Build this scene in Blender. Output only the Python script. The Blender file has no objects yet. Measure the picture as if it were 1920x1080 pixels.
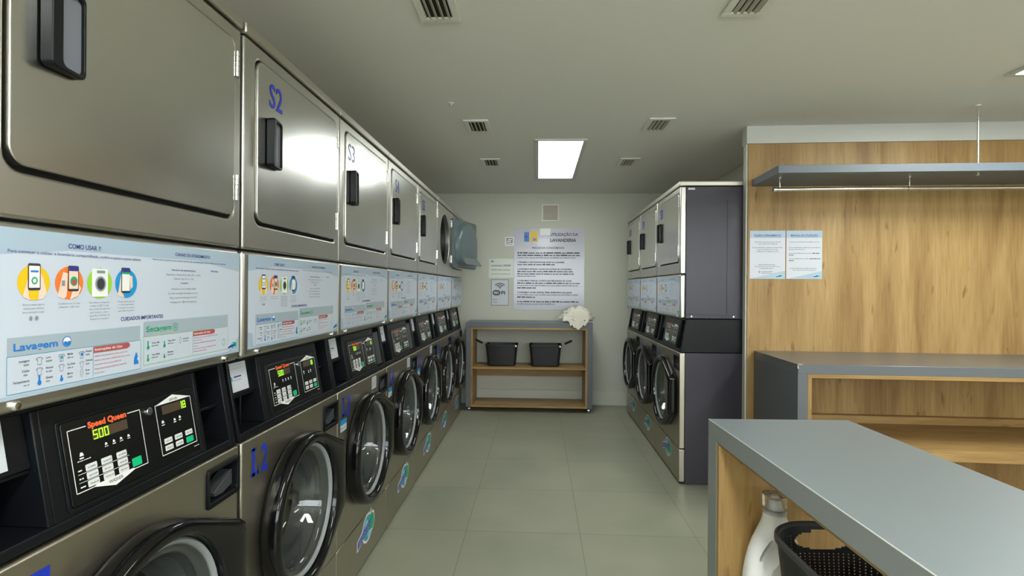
import bpy, bmesh, math, random
from mathutils import Matrix, Vector, noise
PI = math.pi
C = bpy.context.scene.collection
rnd = random.Random(7)

# ------------------------------------------------------------------ camera, world, lights, exposure
S = bpy.context.scene
S.view_settings.view_transform = 'Standard'
S.view_settings.look = 'None'
S.view_settings.gamma = 1.0
S.view_settings.use_curve_mapping = False
S.view_settings.exposure = 0.35
cd = bpy.data.cameras.new('camera')
cd.sensor_width = 36.0
cd.lens = 999.17 * 36.0 / 1920.0
cd.clip_start = 0.02
cam = bpy.data.objects.new('camera', cd)
C.objects.link(cam)
cam.matrix_world = (Matrix.Translation((0, 0, 1.2811)) @ Matrix.Rotation(0.0485, 4, 'Z')
                    @ Matrix.Rotation(PI / 2 - 0.0006, 4, 'X') @ Matrix.Rotation(0.0068, 4, 'Z'))
S.camera = cam
wd = bpy.data.worlds.new('world'); S.world = wd; wd.use_nodes = True
wd.node_tree.nodes['Background'].inputs[0].default_value = (0.55, 0.6, 0.62, 1)
wd.node_tree.nodes['Background'].inputs[1].default_value = 0.05
ZC = 2.321
# ceiling panels, those over and behind the camera added unseen for brightness: (x0, x1, y0, y1, emission strength, label)
PANELS = [(-0.002, 0.312, 3.748, 5.010, 11.0, 'long lit ceiling panel over the aisle in front of the far wall'),
          (2.258, 2.575, 1.390, 2.645, 29.0, 'lit ceiling panel at the right edge, above the wooden counters'),
          (-0.002, 0.312, -0.75, 0.50, 24.0, 'added unseen ceiling fill panel directly over the camera between counter and machines'),
          (2.258, 2.575, -1.90, -0.65, 22.0, 'added unseen ceiling fill panel behind the camera on the counter side'),
          (-0.002, 0.312, -2.90, -1.65, 20.0, 'added unseen ceiling fill panel behind the camera over the aisle')]

# ------------------------------------------------------------------ materials
def new_mat(name):
    m = bpy.data.materials.new(name); m.use_nodes = True
    return m, m.node_tree, m.node_tree.nodes['Principled BSDF']
def plain(name, col, rough=0.5, metal=0.0, coat=0.0, spec=None, bump=0.0, bscale=60.0, var=0.0):
    m, nt, b = new_mat(name)
    b.inputs['Base Color'].default_value = (*col, 1)
    b.inputs['Roughness'].default_value = rough
    b.inputs['Metallic'].default_value = metal
    b.inputs['Coat Weight'].default_value = coat
    b.inputs['Coat Roughness'].default_value = 0.08
    if spec is not None: b.inputs['Specular IOR Level'].default_value = spec
    if bump or var:
        tc = nt.nodes.new('ShaderNodeTexCoord'); n = nt.nodes.new('ShaderNodeTexNoise')
        n.inputs['Scale'].default_value = bscale; n.inputs['Detail'].default_value = 4
        nt.links.new(tc.outputs['Object'], n.inputs['Vector'])
        if bump:
            bp = nt.nodes.new('ShaderNodeBump'); bp.inputs['Strength'].default_value = bump; bp.inputs['Distance'].default_value = 0.002
            nt.links.new(n.outputs['Fac'], bp.inputs['Height']); nt.links.new(bp.outputs['Normal'], b.inputs['Normal'])
        if var:
            r = nt.nodes.new('ShaderNodeValToRGB')
            r.color_ramp.elements[0].position = 0.3; r.color_ramp.elements[1].position = 0.7
            r.color_ramp.elements[0].color = (*[c * (1 - var) for c in col], 1)
            r.color_ramp.elements[1].color = (*[min(1, c * (1 + var)) for c in col], 1)
            nt.links.new(n.outputs['Fac'], r.inputs['Fac']); nt.links.new(r.outputs['Color'], b.inputs['Base Color'])
    return m
def steel(name, col, rough, wavy=0.12):
    m, nt, b = new_mat(name)
    b.inputs['Metallic'].default_value = 1.0
    tc = nt.nodes.new('ShaderNodeTexCoord')
    mp = nt.nodes.new('ShaderNodeMapping'); mp.inputs['Scale'].default_value = (6, 6, 700)
    n = nt.nodes.new('ShaderNodeTexNoise'); n.inputs['Scale'].default_value = 1.0; n.inputs['Detail'].default_value = 3
    nt.links.new(tc.outputs['Object'], mp.inputs['Vector']); nt.links.new(mp.outputs['Vector'], n.inputs['Vector'])
    r = nt.nodes.new('ShaderNodeMapRange'); r.inputs['To Min'].default_value = rough * 0.85; r.inputs['To Max'].default_value = rough * 1.2
    nt.links.new(n.outputs['Fac'], r.inputs['Value']); nt.links.new(r.outputs['Result'], b.inputs['Roughness'])
    n2 = nt.nodes.new('ShaderNodeTexNoise'); n2.inputs['Scale'].default_value = 3.0; n2.inputs['Detail'].default_value = 1
    nt.links.new(tc.outputs['Object'], n2.inputs['Vector'])
    b1 = nt.nodes.new('ShaderNodeBump'); b1.inputs['Strength'].default_value = wavy; b1.inputs['Distance'].default_value = 0.02
    b2 = nt.nodes.new('ShaderNodeBump'); b2.inputs['Strength'].default_value = 0.02; b2.inputs['Distance'].default_value = 0.0003
    nt.links.new(n2.outputs['Fac'], b1.inputs['Height']); nt.links.new(n.outputs['Fac'], b2.inputs['Height'])
    nt.links.new(b1.outputs['Normal'], b2.inputs['Normal']); nt.links.new(b2.outputs['Normal'], b.inputs['Normal'])
    c = nt.nodes.new('ShaderNodeValToRGB'); c.color_ramp.elements[0].color = (*[x * .92 for x in col], 1); c.color_ramp.elements[1].color = (*[x * 1.06 for x in col], 1)
    nt.links.new(n2.outputs['Fac'], c.inputs['Fac']); nt.links.new(c.outputs['Color'], b.inputs['Base Color'])
    return m
def wood(name, axis):
    m, nt, b = new_mat(name)
    tc = nt.nodes.new('ShaderNodeTexCoord')
    k = {'x': (0.9, 9, 9), 'y': (9, 0.9, 9), 'z': (9, 9, 0.9)}[axis]
    k2 = {'x': (5, 90, 90), 'y': (90, 5, 90), 'z': (90, 90, 5)}[axis]
    k3 = {'x': (5.0, 26, 26), 'y': (26, 5.0, 26), 'z': (26, 26, 5.0)}[axis]
    def nz(sc, det, dist=0.0):
        mp = nt.nodes.new('ShaderNodeMapping'); mp.inputs['Scale'].default_value = sc
        n = nt.nodes.new('ShaderNodeTexNoise'); n.inputs['Scale'].default_value = 1; n.inputs['Detail'].default_value = det
        n.inputs['Distortion'].default_value = dist
        nt.links.new(tc.outputs['Object'], mp.inputs['Vector']); nt.links.new(mp.outputs['Vector'], n.inputs['Vector']); return n
    a, g, kn = nz(k, 5, 0.6), nz(k2, 3), nz(k3, 2, 0.3)
    r = nt.nodes.new('ShaderNodeValToRGB')
    r.color_ramp.elements[0].position = 0.30; r.color_ramp.elements[0].color = (0.28, 0.160, 0.056, 1)
    r.color_ramp.elements[1].position = 0.72; r.color_ramp.elements[1].color = (0.475, 0.315, 0.132, 1)
    e = r.color_ramp.elements.new(0.5); e.color = (0.395, 0.245, 0.092, 1)
    nt.links.new(a.outputs['Fac'], r.inputs['Fac'])
    r2 = nt.nodes.new('ShaderNodeValToRGB')
    r2.color_ramp.elements[0].position = 0.3; r2.color_ramp.elements[0].color = (0.80, 0.78, 0.74, 1)
    r2.color_ramp.elements[1].position = 0.65; r2.color_ramp.elements[1].color = (1, 1, 1, 1)
    nt.links.new(g.outputs['Fac'], r2.inputs['Fac'])
    r3 = nt.nodes.new('ShaderNodeValToRGB')
    r3.color_ramp.elements[0].position = 0.25; r3.color_ramp.elements[0].color = (0.60, 0.53, 0.46, 1)
    r3.color_ramp.elements[1].position = 0.36; r3.color_ramp.elements[1].color = (1, 1, 1, 1)
    nt.links.new(kn.outputs['Fac'], r3.inputs['Fac'])
    def mul(x, y):
        mx = nt.nodes.new('ShaderNodeMix'); mx.data_type = 'RGBA'; mx.blend_type = 'MULTIPLY'; mx.inputs['Factor'].default_value = 1
        nt.links.new(x, mx.inputs[6]); nt.links.new(y, mx.inputs[7]); return mx.outputs[2]
    o = mul(mul(r.outputs['Color'], r2.outputs['Color']), r3.outputs['Color'])
    nt.links.new(o, b.inputs['Base Color'])
    b.inputs['Roughness'].default_value = 0.45; b.inputs['Specular IOR Level'].default_value = 0.35
    return m
def emis(name, col, st):
    m, nt, b = new_mat(name)
    b.inputs['Base Color'].default_value = (*col, 1); b.inputs['Emission Color'].default_value = (*col, 1)
    b.inputs['Emission Strength'].default_value = st
    return m
def glass(name, col=(1, 1, 1), rough=0.0, ior=1.45):
    m, nt, b = new_mat(name)
    b.inputs['Base Color'].default_value = (*col, 1); b.inputs['Transmission Weight'].default_value = 1
    b.inputs['Roughness'].default_value = rough; b.inputs['IOR'].default_value = ior
    return m

M = {}
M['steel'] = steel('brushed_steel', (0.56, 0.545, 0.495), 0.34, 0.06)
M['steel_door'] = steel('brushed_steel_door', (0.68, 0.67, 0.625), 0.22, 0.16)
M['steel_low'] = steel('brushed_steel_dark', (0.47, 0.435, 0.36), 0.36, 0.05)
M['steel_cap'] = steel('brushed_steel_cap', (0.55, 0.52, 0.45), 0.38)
M['chrome'] = plain('chrome', (0.80, 0.80, 0.78), 0.15, 1.0)
M['drum'] = plain('drum_steel', (0.55, 0.55, 0.55), 0.25, 1.0)
M['charcoal'] = plain('charcoal_paint', (0.041, 0.037, 0.050), 0.28, spec=0.35, bump=0.15, bscale=300)
M['black'] = plain('black_plastic', (0.005, 0.006, 0.0075), 0.38, spec=0.22)
M['black_gloss'] = plain('gloss_black_plastic', (0.004, 0.004, 0.0045), 0.10, spec=0.40)
M['panelblack'] = plain('black_overlay', (0.006, 0.007, 0.007), 0.25, spec=0.25)
M['dgrey'] = plain('dark_grey_plastic', (0.045, 0.047, 0.052), 0.4)
M['hgrey'] = plain('handle_grey', (0.16, 0.165, 0.19), 0.35)
M['gasket'] = plain('grey_gasket', (0.26, 0.275, 0.275), 0.3)
M['liner'] = plain('blue_grey_liner', (0.095, 0.128, 0.132), 0.28)
M['cavity'] = plain('cavity_black', (0.006, 0.006, 0.007), 0.6)
M['glass'] = glass('door_glass', (0.93, 0.96, 0.95))
M['clear'] = glass('clear_plastic', (0.97, 0.97, 0.97), 0.05, 1.3)
M['wall'] = plain('wall_paint', (0.57, 0.575, 0.485), 0.7, bump=0.05, bscale=120)
M['white_paint'] = plain('white_paint', (0.60, 0.60, 0.54), 0.6)
M['ceil'] = plain('ceiling_paint', (0.82, 0.795, 0.735), 0.8, bump=0.05, bscale=90)
M['base'] = plain('baseboard_white', (0.60, 0.61, 0.53), 0.4)
M['vent'] = plain('vent_white', (0.78, 0.76, 0.68), 0.5)
M['ventslat'] = plain('vent_slat', (0.52, 0.48, 0.38), 0.5)
M['ltframe'] = plain('light_frame', (0.62, 0.62, 0.56), 0.5)
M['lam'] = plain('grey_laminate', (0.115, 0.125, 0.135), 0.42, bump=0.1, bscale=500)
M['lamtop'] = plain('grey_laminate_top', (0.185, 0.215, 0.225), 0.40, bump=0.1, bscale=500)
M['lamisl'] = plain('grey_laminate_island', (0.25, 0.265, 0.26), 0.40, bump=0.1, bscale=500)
M['edge'] = plain('pale_edge_highlight', (0.62, 0.64, 0.63), 0.35)
M['lamcab'] = plain('grey_laminate_cabinet_top', (0.125, 0.13, 0.128), 0.28)
M['lamshelf'] = plain('grey_laminate_shelf', (0.13, 0.155, 0.18), 0.45)
M['wz'] = wood('oak_upright', 'z'); M['wx'] = wood('oak_along', 'x'); M['wy'] = wood('oak_across', 'y')
M['paper'] = plain('paper_white', (0.58, 0.60, 0.65), 0.35)
M['paper2'] = plain('paper_lilac', (0.50, 0.50, 0.57), 0.18, coat=0.2)
M['faded'] = plain('paper_faded', (0.64, 0.67, 0.60), 0.25)
M['labelbg'] = plain('label_white', (0.55, 0.60, 0.69), 0.32)
M['lab_blue'] = plain('label_pale_blue', (0.38, 0.48, 0.58), 0.32)
M['lab_grey'] = plain('label_grey_blue', (0.36, 0.43, 0.49), 0.32)
M['navy'] = plain('ink_navy', (0.035, 0.035, 0.22), 0.4)
M['blue'] = plain('ink_blue', (0.015, 0.19, 0.60), 0.4)
M['royal'] = plain('vinyl_blue', (0.012, 0.035, 0.45), 0.35)
M['banner'] = plain('ink_banner_blue', (0.035, 0.045, 0.36), 0.35)
M['letterblue'] = plain('ink_letter_blue', (0.30, 0.36, 0.72), 0.35)
M['steelblue'] = plain('vinyl_faded_blue', (0.10, 0.14, 0.32), 0.35)
M['teal'] = plain('ink_teal', (0.03, 0.33, 0.48), 0.35)
M['aqua'] = plain('ink_aqua', (0.27, 0.60, 0.70), 0.35)
M['green'] = plain('ink_green', (0.015, 0.36, 0.15), 0.4)
M['lime'] = plain('ink_lime', (0.30, 0.60, 0.03), 0.4)
M['yellow'] = plain('ink_yellow', (0.80, 0.52, 0.01), 0.4)
M['orange'] = plain('ink_orange', (0.85, 0.19, 0.03), 0.4)
M['sky'] = plain('ink_sky', (0.01, 0.28, 0.62), 0.4)
M['skin'] = plain('ink_skin', (0.82, 0.62, 0.50), 0.4)
M['inkgrey'] = plain('ink_grey', (0.25, 0.27, 0.30), 0.4)
M['inkdark'] = plain('ink_dark', (0.04, 0.04, 0.05), 0.4)
M['inkred'] = plain('ink_red', (0.42, 0.085, 0.085), 0.4)
M['inkpink'] = plain('ink_pink', (0.55, 0.30, 0.32), 0.4)
M['white'] = plain('ink_white', (0.82, 0.82, 0.80), 0.4)
M['key'] = plain('key_white', (0.70, 0.70, 0.68), 0.4)
M['keygreen'] = plain('key_green', (0.0, 0.50, 0.20), 0.4)
M['sqorange'] = plain('ink_red_orange', (0.90, 0.13, 0.04), 0.4)
M['dispdim'] = plain('display_dim', (0.11, 0.10, 0.06), 0.3)
M['dispoff'] = plain('display_brown', (0.075, 0.05, 0.03), 0.3)
M['led'] = emis('led_green', (0.35, 0.95, 0.02), 1.0)
M['cream'] = plain('towel_cream', (0.80, 0.76, 0.64), 0.95, bump=0.8, bscale=180, var=0.06)
M['bottle'] = plain('bottle_white', (0.88, 0.865, 0.85), 0.35)
M['basket'] = plain('basket_black', (0.008, 0.008, 0.009), 0.5)
M['basketg'] = plain('basket_charcoal', (0.045, 0.046, 0.048), 0.45)

def tile_floor():
    m, nt, b = new_mat('floor_tiles')
    tc = nt.nodes.new('ShaderNodeTexCoord'); mp = nt.nodes.new('ShaderNodeMapping')
    mp.inputs['Location'].default_value = (-0.2275 + 5.95, -2.79 + 5.95, 0)
    br = nt.nodes.new('ShaderNodeTexBrick'); br.offset = 0.0; br.squash = 1.0
    br.inputs['Scale'].default_value = 1; br.inputs['Brick Width'].default_value = 0.595; br.inputs['Row Height'].default_value = 0.595
    br.inputs['Mortar Size'].default_value = 0.0016; br.inputs['Mortar Smooth'].default_value = 0.1
    br.inputs['Color1'].default_value = (0.318, 0.322, 0.242, 1); br.inputs['Color2'].default_value = (0.300, 0.306, 0.232, 1)
    br.inputs['Mortar'].default_value = (0.16, 0.16, 0.12, 1)
    nt.links.new(tc.outputs['Object'], mp.inputs['Vector']); nt.links.new(mp.outputs['Vector'], br.inputs['Vector'])
    n = nt.nodes.new('ShaderNodeTexNoise'); n.inputs['Scale'].default_value = 2.2; n.inputs['Detail'].default_value = 6
    nt.links.new(tc.outputs['Object'], n.inputs['Vector'])
    r = nt.nodes.new('ShaderNodeValToRGB'); r.color_ramp.elements[0].position = .3; r.color_ramp.elements[1].position = .75
    r.color_ramp.elements[0].color = (0.86, 0.88, 0.86, 1); r.color_ramp.elements[1].color = (1.08, 1.06, 1.03, 1)
    nt.links.new(n.outputs['Fac'], r.inputs['Fac'])
    mx = nt.nodes.new('ShaderNodeMix'); mx.data_type = 'RGBA'; mx.blend_type = 'MULTIPLY'; mx.inputs['Factor'].default_value = 1
    nt.links.new(br.outputs['Color'], mx.inputs[6]); nt.links.new(r.outputs['Color'], mx.inputs[7])
    nt.links.new(mx.outputs[2], b.inputs['Base Color'])
    b.inputs['Roughness'].default_value = 0.38
    return m
M['floor'] = tile_floor()

# ------------------------------------------------------------------ mesh builder
class MB:
    def __init__(s): s.v = []; s.f = []; s.m = []; s.mats = []
    def mi(s, mat):
        if mat not in s.mats: s.mats.append(mat)
        return s.mats.index(mat)
    def add(s, vs, fs, mat):
        o = len(s.v); s.v += [tuple(p) for p in vs]; k = s.mi(mat)
        for f in fs: s.f.append([i + o for i in f]); s.m.append(k)
    def box(s, x0, x1, y0, y1, z0, z1, mat):
        v = [(x, y, z) for x in (x0, x1) for y in (y0, y1) for z in (z0, z1)]
        s.add(v, [(0, 1, 3, 2), (4, 6, 7, 5), (0, 4, 5, 1), (2, 3, 7, 6), (0, 2, 6, 4), (1, 5, 7, 3)], mat)
    def prism(s, poly, a, b, mat, axis='y'):      # poly in the two other axes, extruded a..b
        n = len(poly)
        def P(p, t):
            return {'y': (p[0], t, p[1]), 'x': (t, p[0], p[1]), 'z': (p[0], p[1], t)}[axis]
        v = [P(p, a) for p in poly] + [P(p, b) for p in poly]
        s.add(v, [list(range(n)), list(range(2 * n - 1, n - 1, -1))] + [(i, i + n, (i + 1) % n + n, (i + 1) % n) for i in range(n)], mat)
    def plate(s, outer, holes, y0, y1, mat):      # (x,z) polygons, extruded in y
        bm = bmesh.new(); es = []
        loops = [outer] + holes
        for lp in loops:
            vs = [bm.verts.new((p[0], 0, p[1])) for p in lp]
            for i in range(len(vs)): es.append(bm.edges.new((vs[i], vs[(i + 1) % len(vs)])))
        bmesh.ops.triangle_fill(bm, use_beauty=True, use_dissolve=False, edges=es, normal=(0, -1, 0))
        bm.verts.index_update()
        base = [v.co.copy() for v in bm.verts]; fs = [[v.index for v in f.verts] for f in bm.faces]
        bm.free()
        n = len(base)
        v = [(p.x, y0, p.z) for p in base] + [(p.x, y1, p.z) for p in base]
        F = fs + [[i + n for i in reversed(f)] for f in fs]
        o = 0
        for lp in loops:
            L = len(lp)
            for i in range(L): F.append((o + i, o + i + n, o + (i + 1) % L + n, o + (i + 1) % L))
            o += L
        s.add(v, F, mat)
    def lathe(s, prof, o, axis, mat, seg=40, close=False):   # prof = [(r, t)]; axis 'x','y','z'
        vs = []
        for r, t in prof:
            for k in range(seg):
                a = 2 * PI * k / seg; c, d = r * math.cos(a), r * math.sin(a)
                vs.append({'y': (o[0] + c, o[1] + t, o[2] + d), 'z': (o[0] + c, o[1] + d, o[2] + t), 'x': (o[0] + t, o[1] + c, o[2] + d)}[axis])
        F = []
        for i in range(len(prof) - 1):
            for k in range(seg):
                F.append((i * seg + k, i * seg + (k + 1) % seg, (i + 1) * seg + (k + 1) % seg, (i + 1) * seg + k))
        if close:
            F.append(list(range(seg))); F.append(list(range((len(prof) - 1) * seg, len(prof) * seg)))
        s.add(vs, F, mat)
    def cyl(s, p0, p1, r, mat, seg=16, r1=None):
        p0 = Vector(p0); p1 = Vector(p1); d = (p1 - p0).normalized(); r1 = r if r1 is None else r1
        a = d.orthogonal().normalized(); b = d.cross(a)
        vs = [p0 + (a * math.cos(2 * PI * k / seg) + b * math.sin(2 * PI * k / seg)) * r for k in range(seg)] + \
             [p1 + (a * math.cos(2 * PI * k / seg) + b * math.sin(2 * PI * k / seg)) * r1 for k in range(seg)]
        s.add(vs, [(k, (k + 1) % seg, (k + 1) % seg + seg, k + seg) for k in range(seg)] + [list(range(seg)), list(range(seg, 2 * seg))], mat)
    def tube(s, pts, r, mat, seg=10):
        pts = [Vector(p) for p in pts]; vs = []; up = None
        for i, p in enumerate(pts):
            d = ((pts[min(i + 1, len(pts) - 1)] - pts[max(i - 1, 0)])).normalized()
            if up is None: up = d.orthogonal().normalized()
            a = (up - d * up.dot(d)).normalized(); up = a; b = d.cross(a)
            vs += [p + (a * math.cos(2 * PI * k / seg) + b * math.sin(2 * PI * k / seg)) * r for k in range(seg)]
        n = len(pts)
        s.add(vs, [(i * seg + k, i * seg + (k + 1) % seg, (i + 1) * seg + (k + 1) % seg, (i + 1) * seg + k) for i in range(n - 1) for k in range(seg)]
              + [list(range(seg)), list(range((n - 1) * seg, n * seg))], mat)
    def loft(s, rings, mat, cap0=True, cap1=True):
        n = len(rings[0]); vs = [p for r in rings for p in r]
        F = [(i * n + k, i * n + (k + 1) % n, (i + 1) * n + (k + 1) % n, (i + 1) * n + k) for i in range(len(rings) - 1) for k in range(n)]
        if cap0: F.append(list(range(n)))
        if cap1: F.append(list(range((len(rings) - 1) * n, len(rings) * n)))
        s.add(vs, F, mat)
    def build(s, name, parent=None, bevel=0.0, seg=2, smooth=35, recalc=True, loc=None, rotz=0):
        me = bpy.data.meshes.new(name)
        me.from_pydata(s.v, [], s.f)
        for m in s.mats: me.materials.append(M[m])
        me.polygons.foreach_set('material_index', s.m)
        if recalc:
            bm = bmesh.new(); bm.from_mesh(me); bmesh.ops.recalc_face_normals(bm, faces=bm.faces); bm.to_mesh(me); bm.free()
        if smooth:
            me.polygons.foreach_set('use_smooth', [True] * len(me.polygons)); me.set_sharp_from_angle(angle=math.radians(smooth))
        me.update()
        o = bpy.data.objects.new(name, me); C.objects.link(o)
        if parent: o.parent = parent
        if loc: o.location = loc
        if rotz: o.rotation_euler.z = rotz
        if bevel:
            b = o.modifiers.new('bevel', 'BEVEL'); b.width = bevel; b.segments = seg; b.limit_method = 'ANGLE'; b.angle_limit = math.radians(40)
            b.harden_normals = False
        return o
def rrect(x0, x1, z0, z1, r, n=5):
    P = []
    for cx, cz, a0 in ((x1 - r, z1 - r, 0), (x0 + r, z1 - r, 90), (x0 + r, z0 + r, 180), (x1 - r, z0 + r, 270)):
        for k in range(n + 1):
            a = math.radians(a0 + 90 * k / n); P.append((cx + r * math.cos(a), cz + r * math.sin(a)))
    return P
def circ(cx, cz, r, n=48, rz=None):
    rz = r if rz is None else rz
    return [(cx + r * math.cos(2 * PI * k / n), cz + rz * math.sin(2 * PI * k / n)) for k in range(n)]

_tc = {}
def text_geo(t, bold=0.0):
    key = (t, bold)
    if key in _tc: return _tc[key]
    cu = bpy.data.curves.new('lettering', 'FONT'); cu.body = t; cu.size = 1; cu.resolution_u = 3; cu.offset = bold
    ob = bpy.data.objects.new('lettering', cu)
    me = ob.to_mesh()
    vs = [(v.co.x, v.co.y) for v in me.vertices]; fs = [list(p.vertices) for p in me.polygons]
    ob.to_mesh_clear(); bpy.data.objects.remove(ob); bpy.data.curves.remove(cu)
    x0 = min((v[0] for v in vs), default=0); x1 = max((v[0] for v in vs), default=1)
    _tc[key] = (vs, fs, x0, x1)
    return _tc[key]
class Deco(MB):                                   # flat print: T maps (u, v, lift) to a 3D point
    def __init__(s, T, step=0.00025):
        super().__init__(); s.T = T; s.step = step
    def poly(s, pts, mat, L=1): s.add([s.T(p[0], p[1], L * s.step) for p in pts], [list(range(len(pts)))], mat)
    def rect(s, x0, x1, z0, z1, mat, L=1): s.poly([(x0, z0), (x1, z0), (x1, z1), (x0, z1)], mat, L)
    def ell(s, cx, cz, rx, rz, mat, L=1, n=28): s.poly(circ(cx, cz, rx, n, rz), mat, L)
    def ring(s, outer, inner, mat, L=1):
        n = len(outer); s.add([s.T(p[0], p[1], L * s.step) for p in outer + inner], [(i, (i + 1) % n, (i + 1) % n + n, i + n) for i in range(n)], mat)
    def frame(s, x0, x1, z0, z1, w, mat, L=1): s.ring([(x0, z0), (x1, z0), (x1, z1), (x0, z1)], [(x0 + w, z0 + w), (x1 - w, z0 + w), (x1 - w, z1 - w), (x0 + w, z1 - w)], mat, L)
    def text(s, t, x, z, h, mat, w=None, al='l', bold=0.0, L=2, shear=0.0):
        vs, fs, x0, x1 = text_geo(t, bold)
        k = h / 0.70; kx = k if w is None else w / (x1 - x0)
        W = (x1 - x0) * kx; ox = {'l': x, 'c': x - W / 2, 'r': x - W}[al]
        s.add([s.T(ox + (a - x0) * kx + shear * b * k, z + b * k, L * s.step) for a, b in vs], fs, mat)
    def words(s, x0, x1, z, h, mat, seed=0, L=2, full=1.0):       # a line of print too small to read
        r = random.Random(seed * 131 + int(abs(x0) * 1e4) + int(z * 1e4)); x = x0; end = x0 + (x1 - x0) * full
        while x < end - h:
            w = min(h * r.uniform(1.2, 5.5), end - x); s.rect(x, x + w, z, z + h * r.choice((.75, .85, 1.0)), mat, L); x += w + h * 0.55

def empty(name, label, cat, loc, rotz=0, group=None):
    o = bpy.data.objects.new(name, None); C.objects.link(o); o.location = loc; o.rotation_euler.z = rotz
    o['label'] = label; o['category'] = cat; o.empty_display_size = 0.1
    if group: o['group'] = group
    return o
def tag(o, label, cat, group=None):
    o['label'] = label; o['category'] = cat
    if group: o['group'] = group
    return o
def struct(o): o['kind'] = 'structure'; return o

# ------------------------------------------------------------------ room
XL, XR, YB, YF = -1.56, 4.05, 5.887, -3.2
def slab(name, x0, x1, y0, y1, z0, z1, mat):
    b = MB(); b.box(x0, x1, y0, y1, z0, z1, mat); return struct(b.build(name, smooth=0))
slab('floor', XL - .1, XR + .1, YF - .1, YB + .1, -0.1, 0.0, 'floor')
slab('ceiling', XL - .1, XR + .1, YF - .1, YB + .1, ZC, ZC + 0.1, 'ceil')
slab('wall_left', XL - .1, XL, YF, YB, 0, ZC, 'wall')
slab('wall_right', XR, XR + .1, YF, YB, 0, ZC, 'wall')
slab('wall_back', XL - .1, XR + .1, YB, YB + .1, 0, ZC, 'wall')
slab('wall_front', XL - .1, XR + .1, YF - .1, YF, 0, ZC, 'wall')
slab('wall_alcove', 1.70, 1.78, 3.60, YB, 0, ZC, 'wall')
b = MB(); b.box(XL, 1.70, YB - .014, YB, 0, 0.155, 'base'); b.box(XL, 1.70, YB - .009, YB, 0.155, 0.162, 'base')
struct(b.build('baseboard_back', bevel=.002))

# added window with glowing panes, unseen behind the camera, to brighten the room
M['fillglow'] = emis('added_fill_pane', (0.90, 0.95, 1.0), 5.2)
b = MB()
for x0, x1 in ((-1.30, .38), (.46, 2.14), (2.22, 3.90)): b.box(x0, x1, YF + .012, YF + .020, .95, 2.12, 'fillglow')
wn = struct(b.build('fill_window_1', smooth=0))
b = MB()
for x0, x1, z0, z1 in ((-1.38, 3.98, .87, .95), (-1.38, 3.98, 2.12, 2.20), (-1.38, -1.30, .95, 2.12), (.38, .46, .95, 2.12), (2.14, 2.22, .95, 2.12), (3.90, 3.98, .95, 2.12)): b.box(x0, x1, YF, YF + .05, z0, z1, 'white_paint')
b.build('fill_window_frame', wn, bevel=.003)

# the wood-clad partition and everything fixed to it turn together by a small angle
RA = -0.033
PIV = Vector((1.327, 3.4735, 0))
def part_empty(name, label, cat, group=None): return empty(name, label, cat, PIV, RA, group)
def on_part(mb, name, **k): return mb.build(name, loc=PIV, rotz=RA, **k)
# partition local frame: x along the wall from its left end, y into the wall (front face y=0)
WL = 2.62
b = MB(); b.box(0.0, WL, 0.010, 0.058, 0, ZC, 'white_paint'); struct(on_part(b, 'wall_partition', smooth=0))
b = MB(); b.box(0.010, WL, 0.0, 0.010, 0, 2.21, 'wz'); struct(on_part(b, 'trim_1', bevel=.001))
b = MB(); b.box(-0.004, WL, -0.012, 0.075, 2.209, ZC, 'white_paint'); struct(on_part(b, 'trim_2', bevel=.002))

# ------------------------------------------------------------------ washer dryer stack
W = 0.683; D = 0.70; H = 1.987
ZS, ZD, ZW = 1.3763, 1.0866, 0.8608
g = 0.0015
F_Y = lambda u, z, l: (u, -l, z)

def con_y(z): return 0.006 + (z - ZW) / (ZD - ZW) * 0.040

def lift_front(y): return lambda u, z, l: (u, y - l, z)

def mesh_obj(mb, name, parent, **k): return mb.build(name, parent, **k)

def logo(d, cx, cz, s, L=2, letters=True):
    """round splash with a slanted name banner and a leaf; s = overall height"""
    k = s / 0.15
    def P(a, c): return (cx + a * k, cz + c * k)
    # white outline
    d.poly([P(0.02 + .078 * math.cos(t), .008 + .066 * math.sin(t)) for t in [2 * PI * i / 30 for i in range(30)]], 'white', L)
    d.poly([P(-.125, .006), P(-.125, -.042), P(-.098, -.038), P(.055, .018), P(.055, .045)], 'white', L)
    d.poly([P(.02, .03), P(.055, .06), P(.072, .086), P(.085, .060), P(.115, .052), P(.125, .0), P(.095, -.035), P(.03, -.01)], 'white', L)
    d.ell(cx + .02 * k, cz + .008 * k, .066 * k, .056 * k, 'teal', L + 1)
    d.ell(cx + .0 * k, cz + .022 * k, .030 * k, .028 * k, 'aqua', L + 2)
    d.ell(cx + .045 * k, cz - .03 * k, .026 * k, .016 * k, 'aqua', L + 2)
    d.poly([P(.045, .012), P(.068, .052), P(.074, .072), P(.084, .05), P(.108, .042), P(.116, .0), P(.092, -.026), P(.05, -.012)], 'green', L + 3)
    d.poly([P(-.117, .000), P(-.117, -.034), P(.050, .002), P(.056, .034)], 'banner', L + 4)
    if letters:
        vs, fs, x0, x1 = text_geo("WASH'N GO", 0.02)
        kx = .150 * k / (x1 - x0); kz = .020 * k / .7
        d.add([d.T(cx - .108 * k + (a - x0) * kx, cz + (-.026 + (a - x0) / (x1 - x0) * .030) * k + q * kz, (L + 5) * d.step) for a, q in vs], fs, 'letterblue')

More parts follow.
